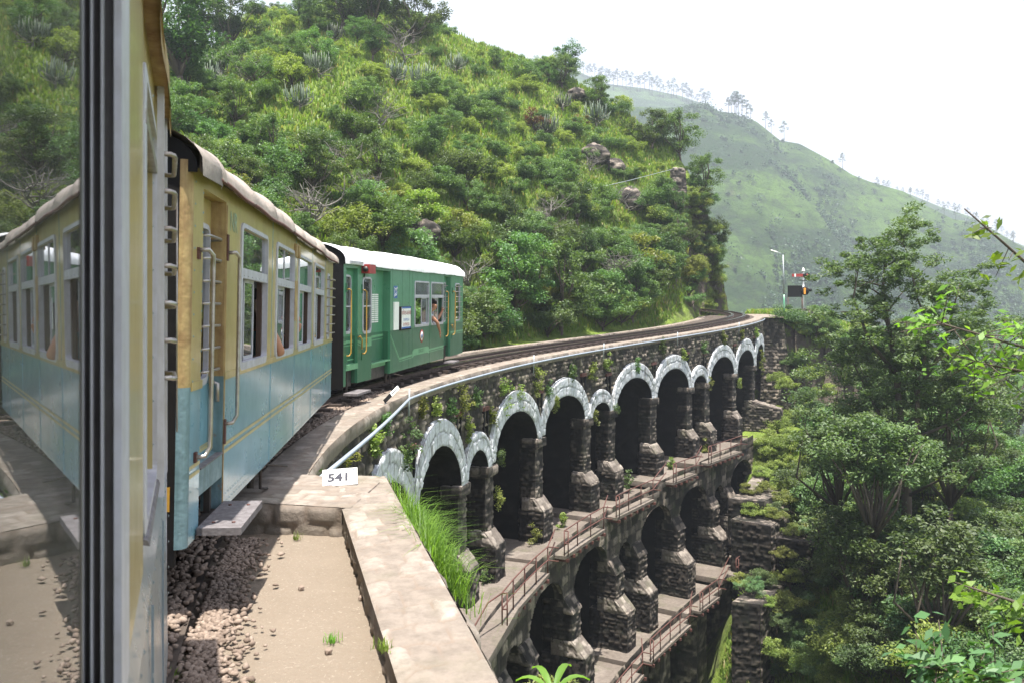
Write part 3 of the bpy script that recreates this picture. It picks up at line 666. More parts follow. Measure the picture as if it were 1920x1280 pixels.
for s0, s1, st in ((4.1, 8.35, (9.8, -6.92)), (9.75, 13.35, (14.4, -6.77)), (14.4, 17.9, (19.8, -6.47)), (19.8, 22.2, (23.5, -6.24)), (23.5, 27.5, None)):
    walkway(s0, s1, .95, 1.42, floor1((s0+s1)/2), st)
for s0, s1, st in ((10.2, 13.6, (14.3, -11.4)), (14.3, 18.4, (19.4, -11.2)), (19.4, 21.5, (23.4, -10.85)), (23.4, 25.5, None)):
    walkway(s0, s1, 2.2, 2.68, floor2((s0+s1)/2), st)
mb = MB(); mb.tube([wz(4.14, 1.38, floor1(5)+.74), wz(3.5, 1.2, floor1(5)+.7), wz(2.6, .9, floor1(5)+.1)], .02, 5)
put(mb.build('walkway_railing', M['railrust']))

# ------------------------------------------------------------------ track bed, rails
def pebble_mat(name, a, b_):
    m, nt, b = mat(name); P = coords(nt); g = N(nt, 'ShaderNodeNewGeometry')
    c = mix(nt, a, b_, g.outputs['Random Per Island']); c = mix(nt, c, (a[0]*.5, a[1]*.48, a[2]*.46), ramp(nt, noise(nt, 2.0, 5, .6, P), [(.45, 0), (.8, .7)]))
    nt.links.new(c, b.inputs['Base Color']); b.inputs['Roughness'].default_value = .95; b.inputs['Specular IOR Level'].default_value = .2
    bump(nt, b, noise(nt, 40, 4, .6, P), .4, .01); return m
M['ballast'] = pebble_mat('reddish_ballast', (.16, .12, .095), (.30, .235, .19)); M['bed'] = pebble_mat('oily_dark_ballast', (.075, .06, .05), (.13, .105, .085))
def sand_mat():
    m, nt, b = mat('dusty_gravel_ground'); P = coords(nt)
    c = mix(nt, (.185, .15, .115), (.26, .215, .168), noise(nt, 1.6, 9, .75, P))
    c = mix(nt, c, (.22, .17, .13), ramp(nt, noise(nt, 34, 4, .8, P), [(.5, 0), (.72, .8)]))
    c = mix(nt, c, (.42, .37, .31), ramp(nt, noise(nt, 55, 3, .7, P), [(.6, 0), (.72, .7)]))
    c = mix(nt, c, (.16, .13, .10), ramp(nt, noise(nt, .8, 8, .75, P), [(.6, 0), (.75, .5)]))
    nt.links.new(c, b.inputs['Base Color']); b.inputs['Roughness'].default_value = 1; b.inputs['Specular IOR Level'].default_value = .1
    bump(nt, b, mth(nt, 'ADD', noise(nt, 45, 6, .75, P), mth(nt, 'MULTIPLY', noise(nt, 6, 5, .7, P), 2)), .8, .02); return m
M['sand'] = sand_mat()
sm = SM()
sm.patch(lambda U, V: FP(U, -.42-V, zp(U)-.035+.02*vnoise(U*2, V*3, 4)), -15, 40, 0, 2.95, res=.06, amp=.035, cw=.09, ch=.09, seed=401, nscale=-1)
tag(sm.build('track_bed', M['bed']), kind='structure')
trk = empty('railway_track', fp(10, -1.35, -1.2)); tag(trk, 'narrow gauge railway track with check rails curving over the viaduct', 'railway track')
def rail(w, h, name='rail', wd=.055, s0=-14, s1=48.6):
    n = int((s1-s0)/.35); ss = np.linspace(s0, s1, n); V = []; prof = [(-.05, -.1), (.05, -.1), (.05, -.085), (.012, -.075), (.012, -.03), (wd/2, -.022), (wd/2, 0), (-wd/2, 0), (-wd/2, -.022), (-.012, -.03), (-.012, -.075), (-.05, -.085)]
    for s in ss:
        for a, b_ in prof: V.append(fp(s, -w+a, float(zp(s))+h+b_))
    k = len(prof); Fs = []; mi = []
    for i in range(n-1):
        for j in range(k):
            Fs.append((i*k+j, (i+1)*k+j, (i+1)*k+(j+1) % k, i*k+(j+1) % k)); mi.append(1 if j == 6 else 0)
    me = bpy.data.meshes.new(name); me.from_pydata(V, [], Fs); me.materials.append(M['rail']); me.materials.append(M['railtop']); me.polygons.foreach_set('material_index', mi); me.update()
    o = bpy.data.objects.new(name, me); COL.objects.link(o); put(o, trk); return o
rail(.965, .125); rail(1.735, .135); rail(1.05, .12, 'check_rail', .045); rail(1.65, .125, 'check_rail', .045)
slp = None
for k, s in enumerate(np.arange(-3, 48.4, .62)):
    s = float(s); h = float(np.interp(s, _S, _hd))
    if slp is None:
        mb = MB(); mb.box((-.66, -.09, -.03), (.66, .09, .03)); mb.box((-.45, -.06, .03), (-.33, .06, .05)); mb.box((.33, -.06, .03), (.45, .06, .05)); slp = mb.build('sleeper', M['sleeper']); c = slp
    else: c = slp.copy(); COL.objects.link(c)
    c.location = fp(s, -1.35, float(zp(s))+.005); c.rotation_euler = (0, 0, -h); put(c, trk)

# near ground: dusty platform between the track and the refuge wall
xs = np.linspace(-9, 1.4, 210); ys = np.linspace(-7, 8.2, 300); XX, YY = np.meshgrid(xs, ys, indexing='ij')
ZZ = -1.83 + .03*fbm(XX*.8, YY*.8, 51, 4) + .012*fbm(XX*6, YY*6, 52, 2)
s_, o_ = so(XX, YY); d_ = np.clip((-o_+.1)/.5, 0, 1); ZZ = ZZ + np.where(s_ > -14.5, 0, 0) - .03*d_
idx = np.arange(XX.size).reshape(XX.shape); fq = np.stack([idx[:-1, :-1], idx[1:, :-1], idx[1:, 1:], idx[:-1, 1:]], -1)
kp = (XX[:-1, :-1] < -.272*(YY[:-1, :-1]-3.59)-.3) & ((YY[:-1, :-1] < 7.3) | (o_[:-1, :-1] < -.2))
me = fastmesh('dusty_ground', np.stack([XX.ravel(), YY.ravel(), ZZ.ravel()], 1), fq[kp], True); tag(link('dusty_ground', me, None, [M['sand']]), kind='structure')

# refuge parapet: an L of pale flat stones
ref = empty('refuge_parapet', (-1.2, 6, -2.2)); tag(ref, 'low L-shaped parapet of pale flat stones beside the near ground', 'parapet wall')
sm = SM(); zt = -1.6; K3 = dict(res=.022, amp=.014, cw=.21, ch=.27, seed=501, jw=.03)
def pz(x, y, z): return (x, y, z)
A_ = (.087, 1.5); B_ = (-1.43, 6.87); C_ = (-1.27, 8.24); D_ = (.485, 1.5)
sm.quad(pz(*A_, zt), pz(*D_, zt), pz(*C_, zt), pz(-1.70, 7.82, zt), **K3)
sm.quad(pz(*B_, -2.3), pz(*A_, -2.3), pz(*A_, zt), pz(*B_, zt), res=.03, amp=.03, cw=.3, ch=.16, seed=502, nscale=-1)
sm.quad(pz(*D_, -3.2), pz(*C_, -5.2), pz(*C_, zt), pz(*D_, zt), res=.05, amp=.04, cw=.3, ch=.18, seed=503)
E_ = (-2.6, 7.15); G_ = (-2.6, 8.34)
sm.quad(pz(*E_, zt+.012), pz(-1.36, 6.87, zt+.012), pz(*C_, zt+.012), pz(*G_, zt+.012), res=.03, amp=.014, cw=.34, ch=.2, seed=504)
sm.quad(pz(*E_, -2.3), pz(*B_, -2.3), pz(*B_, zt+.012), pz(*E_, zt+.012), res=.03, amp=.03, cw=.3, ch=.16, seed=505)
sm.quad(pz(*C_, -5.5), pz(*G_, -5.5), pz(*G_, zt), pz(*C_, zt), res=.05, amp=.04, cw=.3, ch=.18, seed=506)
put(sm.build('parapet_masonry', M['coping']), ref)
# pipe rail outside the coping
mb = MB(); pts = [(-1.93, 8.25, -1.60)]
a = Vector(pts[0]); e = Vector(fv(1.0, .16, -.02+.06))
for k in range(1, 8): t = k/8; pts.append(tuple(a.lerp(e, t) + Vector((0.05*math.sin(t*3.1), 0, 0))))
for s in np.arange(1, 38.4, .8): pts.append(fv(float(s), .16, .05+.05*min(1, (float(s)-1)/5)))
mb.tube(pts, .027, 8); pr = mb.build('pipe_handrail', M['pipe'])
for s in (1.25, 10.6, 16.3, 23.2, 31): 
    mb = MB(); mb.tube([fv(s, .07, .5), fv(s, .09, -.12)], .02, 6); q = mb.build('rail_bracket', M['galv']); q.parent = pr
tag(pr, 'bluish grey pipe rail running along the outside of the viaduct coping', 'handrail')
# number board 541 lying against the parapet
def text_mesh(name, txt, size, m, parent, Mx, extrude=.002, font=None, bold=0):
    cu = bpy.data.curves.new(name, 'FONT'); cu.body = txt; cu.size = size; cu.extrude = extrude; cu.align_x = 'CENTER'; cu.align_y = 'CENTER'; cu.offset = bold; cu.resolution_u = 2
    to = bpy.data.objects.new(name+'_c', cu); COL.objects.link(to); bpy.context.view_layer.update()
    dg = bpy.context.evaluated_depsgraph_get(); me = bpy.data.meshes.new_from_object(to.evaluated_get(dg)); bpy.data.objects.remove(to)
    me.name = name; me.materials.clear(); me.materials.append(m); o = bpy.data.objects.new(name, me); COL.objects.link(o); o.parent = parent; o.matrix_local = Mx; return o
bd = empty('number_board', M=Matrix.Translation((-1.645, 7.80, -1.505)) @ Matrix.Rotation(R(4), 4, 'Z') @ Matrix.Rotation(R(-4), 4, 'Y') @ Matrix.Rotation(R(62), 4, 'X'))
tag(bd, 'small white board painted 541 leaning on the parapet corner', 'sign')
mb = MB(); mb.box((-.165, -.082, -.012), (.165, .082, 0)); mb.build('board', M['white'], bd)
text_mesh('number', '541', .115, M['ink'], bd, Matrix.Translation((-.01, -.006, .002)) @ Matrix.Diagonal((1.25, .9, 1, 1)), .001, bold=.004)
mb = MB(); mb.tube([(-.13, .066, .001), (.14, .066, .001), (.10, .05, .001)], .0022, 4); mb.tube([(-.14, -.072, .001), (.15, -.07, .001)], .0018, 4); mb.build('painted_line', M['inkb'], bd)
# tilted gradient board on its post
gb = empty('gradient_board', (-2.28, 15.0, -2.2)); tag(gb, 'tilted black and white gradient board on a short post by the coping', 'sign')
a = np.array([(-2.33, 14.9, -1.50), (-2.13, 15.3, -1.27)]); mb = MB()
d = Vector(a[1]-a[0]).normalized(); n_ = Vector((.55, -.75, .1)); n_ = (n_ - d*n_.dot(d)).normalized(); t_ = d.cross(n_)
def brd(f0, f1, mi): 
    p0 = Vector(a[0]).lerp(Vector(a[1]), f0); p1 = Vector(a[0]).lerp(Vector(a[1]), f1)
    return [tuple(q+t_*x+n_*y) for y in (-.008, .008) for q, x in ((p0, -.035), (p1, -.035), (p1, .035), (p0, .035))]
q = MB(); q.hexa(brd(0, .45, 0)); o = q.build('board_lower', M['black']); put(o, gb); q = MB(); q.hexa(brd(.45, 1, 0)); o = q.build('board_upper', M['white']); put(o, gb)
q = MB()
for k in range(5): p0 = Vector(a[0]).lerp(Vector(a[1]), .55+.08*k); q.hexa([tuple(p0+d*(x*.012)+t_*y+n_*z) for z in (.008, .010) for x, y in ((-1, -.012), (1, -.012), (1, .014), (-1, .014))])
put(q.build('lettering', M['ink']), gb); q = MB(); q.tube([(-2.32, 14.93, -1.50), (-2.30, 14.95, -2.1)], .014, 6); put(q.build('post', M['galv']), gb)
# ------------------------------------------------------------------ coaches
def frame(org, head, pitch, lean):
    h, p, l = R(head), R(pitch), R(lean)
    f = Vector((math.sin(h)*math.cos(p), math.cos(h)*math.cos(p), math.sin(p)))
    rt = Vector((math.cos(h), -math.sin(h), 0)); u = rt.cross(f).normalized()   # up
    u2 = (u*math.cos(l) + rt*math.sin(l)); lf = u2.cross(f).normalized()
    m = Matrix((f, lf, u2)).transposed().to_4x4(); m.translation = Vector(org); return m
def wall_holes(mb, x0, x1, z0, z1, holes, yo, yi, zsplit=None, mlo=0, mhi=1, mre=None):
    """side wall with rectangular openings, outer face at yo, inner at yi"""
    xs = sorted({x0, x1, *[h[0] for h in holes], *[h[1] for h in holes]}); zs = {z0, z1, *[h[2] for h in holes], *[h[3] for h in holes]}
    if zsplit is not None: zs.add(zsplit)
    zs = sorted(z for z in zs if z0 <= z <= z1); xs = [x for x in xs if x0 <= x <= x1]
    inside = lambda x, z: any(h[0] < x < h[1] and h[2] < z < h[3] for h in holes)
    for i in range(len(xs)-1):
        for j in range(len(zs)-1):
            a, b, c, d = xs[i], xs[i+1], zs[j], zs[j+1]
            if inside((a+b)/2, (c+d)/2): continue
            m = mlo if zsplit is not None and (c+d)/2 < zsplit else mhi
            mb.add([(a, yo, c), (b, yo, c), (b, yo, d), (a, yo, d)], [(0, 1, 2, 3)], m)
            mb.add([(a, yi, c), (b, yi, c), (b, yi, d), (a, yi, d)], [(3, 2, 1, 0)], 2)
    for (a, b, c, d) in holes:
        mr = m if mre is None else mre
        mb.add([(a, yo, c), (a, yi, c), (a, yi, d), (a, yo, d)], [(0, 1, 2, 3)], mhi); mb.add([(b, yo, c), (b, yi, c), (b, yi, d), (b, yo, d)], [(3, 2, 1, 0)], mhi)
        if c > z0: mb.add([(a, yo, c), (b, yo, c), (b, yi, c), (a, yi, c)], [(0, 1, 2, 3)], mhi)
        mb.add([(a, yo, d), (b, yo, d), (b, yi, d), (a, yi, d)], [(3, 2, 1, 0)], mhi)
def rrect(x0, x1, z0, z1, r, n=5):
    pts = []
    for cx, cz, a0 in ((x1-r, z1-r, 0), (x0+r, z1-r, 90), (x0+r, z0+r, 180), (x1-r, z0+r, 270)):
        for k in range(n+1): a = R(a0+90*k/n); pts.append((cx+r*math.cos(a), cz+r*math.sin(a)))
    return pts
def ringframe(x0, x1, z0, z1, wd, r, y0, y1, wb=None):
    """rounded frame ring proud of the wall (y0 front, y1 back)"""
    mb = MB(); o = rrect(x0, x1, z0, z1, r); i = rrect(x0+wd, x1-wd, z0+(wb or wd), z1-wd, max(.012, r-wd*.7)); n = len(o)
    v = [(p[0], y0, p[1]) for p in o] + [(p[0], y0-.004, p[1]) for p in i] + [(p[0], y1, p[1]) for p in o] + [(p[0], y1, p[1]) for p in i]
    f = []
    for k in range(n):
        j = (k+1) % n; f += [(k, j, n+j, n+k), (k, 2*n+k, 2*n+j, j), (n+k, n+j, 3*n+j, 3*n+k)]
    return mb.add(v, f)
def vplane(x0, x1, z0, z1, y, th=.004):
    mb = MB(); mb.box((x0, y, z0), (x1, y+th, z1)); return mb
def coach_window(root, x0, x1, z0, z1, zt, panes, name='window', mframe=None, split=None, wood=True):
    """panes: list of (xa, xb, y) sliding sashes in the lower half"""
    mf = mframe or M['alu']
    fr = ringframe(x0, x1, z0, z1, .035, .07, -.012, .03, wb=.06).build(name, mf, root)
    mb = MB(); mb.box((x0+.03, -.012, zt-.005), (x1-.03, .03, zt+.07))
    for k in range(7): mb.disc((x0+.1+k*(x1-x0-.2)/6, -.012, zt+.015), (0, -1, 0), .005, .004, 6)
    mb.build('transom', mf, fr)
    vplane(x0+.03, x1-.03, zt+.06, z1-.03, .012).build('glass_pane', M['glass'], fr)
    if split: q = MB(); q.box((x0+(x1-x0)*split-.008, .004, zt+.06), (x0+(x1-x0)*split+.008, .02, z1-.03)); q.build('glazing_bar', mf, fr)
    if wood:
        q = MB(); q.box((x0+.03, .03, z0+.05), (x0+.085, .07, zt)); q.box((x1-.085, .03, z0+.05), (x1-.03, .07, zt)); q.box((x0+.03, .03, z0+.03), (x1-.03, .075, z0+.06)); q.build('window_surround', M['wood'], fr)
    for xa, xb, y in panes:
        s = MB()
        for a, b in (((xa, y, z0+.06), (xa+.03, y+.018, zt)), ((xb-.03, y, z0+.06), (xb, y+.018, zt)), ((xa, y, z0+.06), (xb, y+.018, z0+.09)), ((xa, y, zt-.03), (xb, y+.018, zt))): s.box(a, b)
        s.build('sash', mf, fr); vplane(xa+.03, xb-.03, z0+.09, zt-.03, y+.006).build('glass_pane', M['glass'], fr)
    return fr
def roof(root, L, mats, rise=.36, W=2.1, over=.07, seed=1, lump=.02, z=2.2, ovx=.1):
    nx, ny = int(L/.07), 30; U = np.linspace(-ovx, L+ovx, nx); T = np.linspace(-1, 1, ny)
    XX, TT = np.meshgrid(U, T, indexing='ij'); hw = W/2+over
    yy = hw - np.sign(-TT)*-1*0; ang = TT*math.pi/2
    Y = W/2 + hw*np.sign(np.sin(ang))*np.abs(np.sin(ang))**.85; Z = rise*np.abs(np.cos(ang))**(.95 if rise < .34 else .75) + 0*XX
    lm = vnoise(XX*1.6, TT*1.5, seed)*lump*2.4 + vnoise(XX*6, TT*5, seed+1)*lump*.9 + lump*1.1*np.exp(-((XX*1.05 % 1.1)-.5)**2/.004)
    taper = np.clip((L+ovx-XX)/.35, 0, 1)**.5
    Z = Z*(.82+.18*taper) + lm*(.35+np.cos(ang)); Y = Y + (lm*1.0)*np.sin(ang)
    bot = np.abs(TT) > .999; Z = np.where(bot, -.03+lm*.6, Z)
    V = np.stack([XX, Y, z+Z], -1).reshape(-1, 3); idx = np.arange(nx*ny).reshape(nx, ny)
    f = np.stack([idx[:-1, :-1], idx[1:, :-1], idx[1:, 1:], idx[:-1, 1:]], -1).reshape(-1, 4)[:, ::-1]
    me = fastmesh('roof', V, f, True); o = link('roof', me, root, [mats]); 
    for xx, sg in ((0.0, -1), (L, 1)):
        mb = MB()
        pr = [(W/2+(W/2+over*.6)*math.sin(a)*abs(math.sin(a))**-.15 if abs(math.sin(a)) > 1e-3 else W/2, z+rise*.985*abs(math.cos(a))**(.95 if rise < .34 else .75)) for a in np.linspace(-math.pi/2, math.pi/2, 21)]
        v = [(xx, p[0], p[1]) for p in pr] + [(xx, p[0], z-.03) for p in pr]; n = len(pr)
        mb.add(v, [(k, k+1, n+k+1, n+k) for k in range(n-1)]); mb.build('roof_end', M['black'], root)
    return o
def handrail(root, x, z0, z1, out=.07, r=.013, m=None, dx=0, pl=.12):
    mb = MB(); mb.tube([(x+dx-.07, -.005, z1+.015), (x+dx-.06, -out*.8, z1+.02), (x+dx, -out, z1-.01), (x+dx, -out, z1-.1), (x, -out, z0+.12), (x, -out, z0+.05), (x-.03, -out*.7, z0), (x-.07, -.005, z0)], r, 7)
    o = mb.build('grab_rail', m, root); q = MB(); q.box((x+dx-.09, -.015, z1-.04), (x+dx-.05, 0, z1+pl)); q.box((x-.09, -.015, z0-pl), (x-.05, 0, z0+.03)); q.parts('rail_bracket', M['railrust'] if m is M['steel'] else M['dgreen'], o); return o
def barred(root, x0, x1, z0, z1, n, out, y=0, mframe=None):
    fr = ringframe(x0, x1, z0, z1, .035, .09, y-.01, y+.02, wb=.05).build('barred_window', mframe or M['alu'], root)
    vplane(x0+.03, x1-.03, (z0+z1)*.5, z1-.05, y+.012).build('glass_pane', M['glass'], fr)
    for k in range(n):
        z = z0+.1+(z1-z0-.2)*k/(n-1); mb = MB(); mb.tube([(x0-.01, y-.005, z), (x0-.005, y-out*.9, z+.004), (x0+.03, y-out, z+.006), (x1-.03, y-out, z+.006), (x1+.005, y-out*.9, z+.004), (x1+.01, y-.005, z)], .0095, 6)
        mb.build('window_bar', M['steel'], fr)
    return fr
def bogies(root, L, W=2.1, zr=-.22):
    for xc in (1.75, L-1.75):
        mb = MB(); mb.box((xc-.85, .35, zr+.25), (xc+.85, .5, zr+.5)); mb.box((xc-.85, W-.5, zr+.25), (xc+.85, W-.35, zr+.5)); mb.box((xc-.3, .3, zr+.3), (xc+.3, W-.3, zr+.55))
        for dx in (-.5, .5):
            mb.box((xc+dx-.09, .28, zr+.15), (xc+dx+.09, .42, zr+.42)); mb.tube([(xc+dx-.2, .33, zr+.42), (xc+dx, .3, zr+.5), (xc+dx+.2, .33, zr+.42)], .02, 6)
        b = mb.build('bogie', M['under'], root)
        for dx in (-.5, .5):
            q = MB()
            for y in (W/2-.385, W/2+.345): q.disc((xc+dx, y, zr+.28), (0, 1, 0), .28, .05, 20); q.disc((xc+dx, y+(.05 if y > W/2 else -.02), zr+.28), (0, 1, 0), .31, .02, 20)
            q.disc((xc+dx, .4, zr+.28), (0, 1, 0), .04, W-.8, 8); q.build('wheelset', M['under'], b)
    mb = MB(); mb.box((.15, .3, -.02), (L-.15, .42, .2)); mb.box((.15, W-.42, -.02), (L-.15, W-.3, .2))
    for x in np.arange(2.9, L-2.7, .8): mb.tube([(x, .42, .1), (x+.3, .55, -.05), (x+.9, .55, -.05)], .02, 6)
    mb.box((L/2-.5, .45, -.15), (L/2+.5, 1.1, .15)); mb.tube([(2.72, .05, .1), (2.72, .05, -.22), (2.9, .02, -.26)], .014, 6); mb.tube([(2.7, .1, .15), (2.62, .12, -.2)], .03, 6); mb.tube([(2.8, .03, -.02), (3.15, -.12, -.1)], .01, 5)
    mb.build('underframe', M['under'], root)
def inside(root, L, W=2.1):
    mb = MB(); a, b = .05, L-.05
    mb.add([(a, .06, .3), (b, .06, .3), (b, W-.05, .3), (a, W-.05, .3)], [(0, 1, 2, 3)])
    mb.add([(a, W-.05, .3), (b, W-.05, .3), (b, W-.05, 2.2), (a, W-.05, 2.2)], [(0, 1, 2, 3)])
    mb.add([(a, .05, 2.2), (b, .05, 2.2), (b, W-.05, 2.3), (a, W-.05, 2.3)], [(3, 2, 1, 0)])
    for x in np.arange(.95, L-1.2, 1.55):
        mb.box((x, .9, .3), (x+.45, W-.06, .68)); mb.box((x+.18, .9, .68), (x+.26, W-.06, 1.25))
    mb.build('interior', M['inside'], root)
def shell(root, L, W, mlo, mhi, zs=.92):
    mb = MB()      # far side and both ends
    mb.add([(0, W, 0), (L, W, 0), (L, W, zs), (0, W, zs)], [(3, 2, 1, 0)], 0); mb.add([(0, W, zs), (L, W, zs), (L, W, 2.2), (0, W, 2.2)], [(3, 2, 1, 0)], 1)
    mb.build('far_side', [mlo, mhi], root)
def rivets(root, pts, m, r=.006, name='rivets'):
    V = []; Fv = []; n = 0
    for (x, y, z) in pts:
        a = [(x-r, y, z-r), (x+r, y, z-r), (x+r, y, z+r), (x-r, y, z+r), (x, y-r*.8, z)]
        V += a; Fv += [(n, n+1, n+4), (n+1, n+2, n+4), (n+2, n+3, n+4), (n+3, n, n+4)]; n += 5
    me = bpy.data.meshes.new(name); me.from_pydata(V, [], Fv); me.polygons.foreach_set('use_smooth', [True]*len(Fv)); me.materials.append(m); o = bpy.data.objects.new(name, me); COL.objects.link(o); o.parent = root; return o
def strip(root, pts, wd, m, y=-.0035, name='painted_stripe'):
    mb = MB()
    for (xa, za), (xb, zb) in zip(pts[:-1], pts[1:]):
        mb.add([(xa, y, za-wd/2), (xb, y, zb-wd/2), (xb, y, zb+wd/2), (xa, y, za+wd/2)], [(0, 1, 2, 3)])
    return mb.build(name, m, root)
W = 2.1
# ---- the blue and cream coach
L2 = 8.86
bc = empty('railway_coach', M=frame((-1.886, 4.7, -1.325), -7.2, .33, 1.05))
tag(bc, 'blue and cream coach with yellowish stripes, second in the row, with a lumpy roof', 'railway coach', 'coaches of the train')
holes = [(.30, .93, 0, 2.12)] + [(x0+.03, x1-.03, .96, 2.0) for x0, x1 in ((1.41, 2.57), (3.05, 4.27), (4.62, 5.84), (6.2, 7.42))] + [(7.95, 8.3, .98, 1.95)]
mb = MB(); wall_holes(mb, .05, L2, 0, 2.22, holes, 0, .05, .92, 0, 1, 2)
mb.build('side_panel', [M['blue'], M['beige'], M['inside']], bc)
shell(bc, L2, W, M['blue'], M['beige'])
# door recess
mb = MB(); mb.box((.931, .003, 0), (.955, .14, .93), 0); mb.box((.931, .003, .93), (.955, .14, 2.13), 1); mb.box((.275, .051, 0), (.30, .14, .93), 0); mb.box((.275, .051, .93), (.30, .14, 2.13), 1); mb.box((.30, .02, 2.121), (.93, .13, 2.16), 1); mb.box((.918, .0, 0), (.9305, .10, .93), 0); mb.box((.918, .0, .93), (.9305, .10, 2.12), 1)
mb.build('door_jamb', [M['bluerust'], M['beigerust']], bc)
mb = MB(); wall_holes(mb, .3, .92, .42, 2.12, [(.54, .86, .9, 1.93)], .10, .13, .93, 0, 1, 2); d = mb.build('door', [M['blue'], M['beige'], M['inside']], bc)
barred(d, .52, .88, .88, 1.95, 7, .085, .10); mb = MB(); mb.tube([(.88, .09, .90), (.88, .03, .88), (.88, .03, .76)], .016, 6); mb.build('door_handle', M['steel'], d)
strip(d, [(.3, .452), (.918, .452)], .026, M['stripe'], .096); strip(d, [(.3, .475), (.918, .475)], .010, M['stripe'], .096)
mb = MB(); mb.hexa([(.30, .0, .24), (.917, .0, .24), (.917, .13, .24), (.30, .13, .24), (.30, .0, .40), (.917, .0, .40), (.917, .13, .43), (.30, .13, .43)]); mb.build('door_sill', M['bluerust'], bc)
mb = MB(); mb.box((.31, -.01, .4005), (.915, .07, .409)); mb.build('sill_plate', M['plank'], bc)
mb = MB(); mb.box((.22, -.27, .02), (.95, -.01, .065)); st = mb.build('step_board', M['plank'], bc)

for x in (.35, .82):
    for y in (-.2, -.08): mb = MB(); mb.disc((x, y, .065), (0, 0, 1), .012, .006, 8); mb.build('bolt', M['railrust'], st)

mb = MB(); mb.box((.40, .05, .02), (.44, .09, .4)); mb.box((.80, .05, .02), (.84, .09, .4)); mb.box((.22, -.01, .0), (.95, .09, .02)); mb.parts('step_hanger', M['under'], bc)
for k, (x, zz0, zz1, m_) in enumerate(((.25, .50, 1.72, M['steel']), (1.02, .60, 1.76, M['steel']))): handrail(bc, x, zz0, zz1, .075, .014, m_, 0, .03 if k == 0 else .14)
# stripes, seams, mouldings
for z in (.452, .402): strip(bc, [(.955, z), (L2, z)], .024, M['stripe']); strip(bc, [(.06, z), (.30, z)], .024, M['stripe'])
mb = MB(); mb.box((.93, -.012, .905), (L2, .0, .955)); mb.box((.06, -.012, .905), (.30, 0, .955)); mb.build('belt_moulding', M['beige'], bc)
mb = MB()
for x in (2.85, 4.42, 6.0, 7.62): mb.box((x-.011, -.004, .0), (x+.011, 0, .9)); mb.box((x-.006, -.003, .96), (x+.006, 0, 2.2))
mb.parts('panel_seam', M['blue'], bc)
mb = MB(); mb.box((.93, -.006, 0), (.95, .0, 2.1)); mb.build('door_edge', M['beigerust'], bc)
rv = [(x, -.003, z) for x in np.arange(1.0, L2, .085) for z in (.045,)] + [(x+.04, -.003, .10) for x in np.arange(1.0, L2, .085)] + [(x+dx, -.005, z) for x in (2.85, 4.42, 6.0, 7.62) for z in np.arange(.05, .9, .09) for dx in (0,)] + [(.28, -.003, z) for z in np.arange(.05, 2.1, .12)] + [(.10, -.003, z) for z in np.arange(.05, 2.15, .13)]
rivets(bc, rv, M['blue'])
# corner post with rust, black end with ladder-like steps
mb = MB(); n = 6
for (z0, z1, mm) in ((.0, .93, 0), (.93, 2.24, 1)):
    v = [];
    for k in range(n+1): a = R(90*k/n); v += [(.05-.06*math.sin(a), .045-.05*math.cos(a), z0), (.05-.06*math.sin(a), .045-.05*math.cos(a), z1)]
    v += [(-.01, .058, z0), (-.01, .058, z1)]
    mb.add(v, [(2*k, 2*k+2, 2*k+3, 2*k+1) for k in range(n+1)], mm, True)
mb.build('corner_post', [M['bluerust'], M['beigerust']], bc)
mb = MB(); mb.box((-.006, .055, -.1), (.03, W-.1, 2.2)); mb.box((-.02, .35, .55), (-.006, .42, 2.1)); mb.box((-.10, .55, .5), (-.0, 1.5, 2.1)); mb.build('coach_end', M['black'], bc)
mb = MB(); mb.box((-.010, .085, .22), (-.0065, .17, .36)); mb.build('yellow_patch', M['yellow'], bc)
mb = MB(); mb.box((-.45, .25, -.02), (.02, W-.25, .06)); mb.box((-.5, W/2-.1, -.1), (.02, W/2+.1, .08)); mb.build('coupling_beam', M['under'], bc)
roof(bc, L2, M['roofc'], .32, W, .06, 3, .022, 2.2, .05)
mb = MB(); v = []; n = 14      # sheet collar at the end of the roof
for k in range(n+1):
    a = math.pi/2*k/n; y = W/2 - (W/2+.085)*math.sin(a)**.85; z = 2.2+.335*max(math.cos(a), 0)**.95 if k < n else 2.14
    v += [(-.075, y, z), (.42, y, z+.015), (.42, y+.01, z-.01)]
mb.add(v, [(3*k, 3*k+1, 3*k+4, 3*k+3) for k in range(n)]+[(3*k+1, 3*k+2, 3*k+5, 3*k+4) for k in range(n)], 0, True); mb.build('roof_collar', M['roofc'], bc)
mb = MB(); mb.tube([(x, -.075+.02*vnoise(x*2., 0, 4), 2.185+.03*vnoise(x*1.7, 1, 5)) for x in np.arange(.4, L2, .12)], .014, 6); mb.build('gutter', M['railrust'], bc)
mb = MB()
for x in (4.33, 4.56): mb.box((x-.09, -.03, 1.98), (x+.02, .0, 2.12))
mb.box((4.34, -.008, 1.28), (4.54, 0, 1.72)); mb.parts('vent_box', M['beigerust'], bc)
win2 = [(1.41, 2.57, [(1.75, 2.17, .035)]), (3.05, 4.27, [(3.32, 3.85, .035)]), (4.62, 5.84, [(4.88, 5.42, .035)]), (6.2, 7.42, [(6.42, 6.95, .035)])]
for k, (a, b, pn) in enumerate(win2): coach_window(bc, a, b, .93, 2.04, 1.63, pn, split=.48 if k == 1 else None)
barred(bc, 7.93, 8.32, .96, 1.98, 7, .09)
bogies(bc, L2); inside(bc, L2)
def side_text(root, txt, size, m, x, z, y=-.004, sx=1.): return text_mesh('lettering', txt, size, m, root, Matrix.Translation((x, y, z)) @ Matrix.Rotation(R(90), 4, 'X') @ Matrix.Diagonal((sx, 1, 1, 1)), .0005)
side_text(bc, 'NR', .20, M['teal'], 1.16, 2.0, -.003, .9)

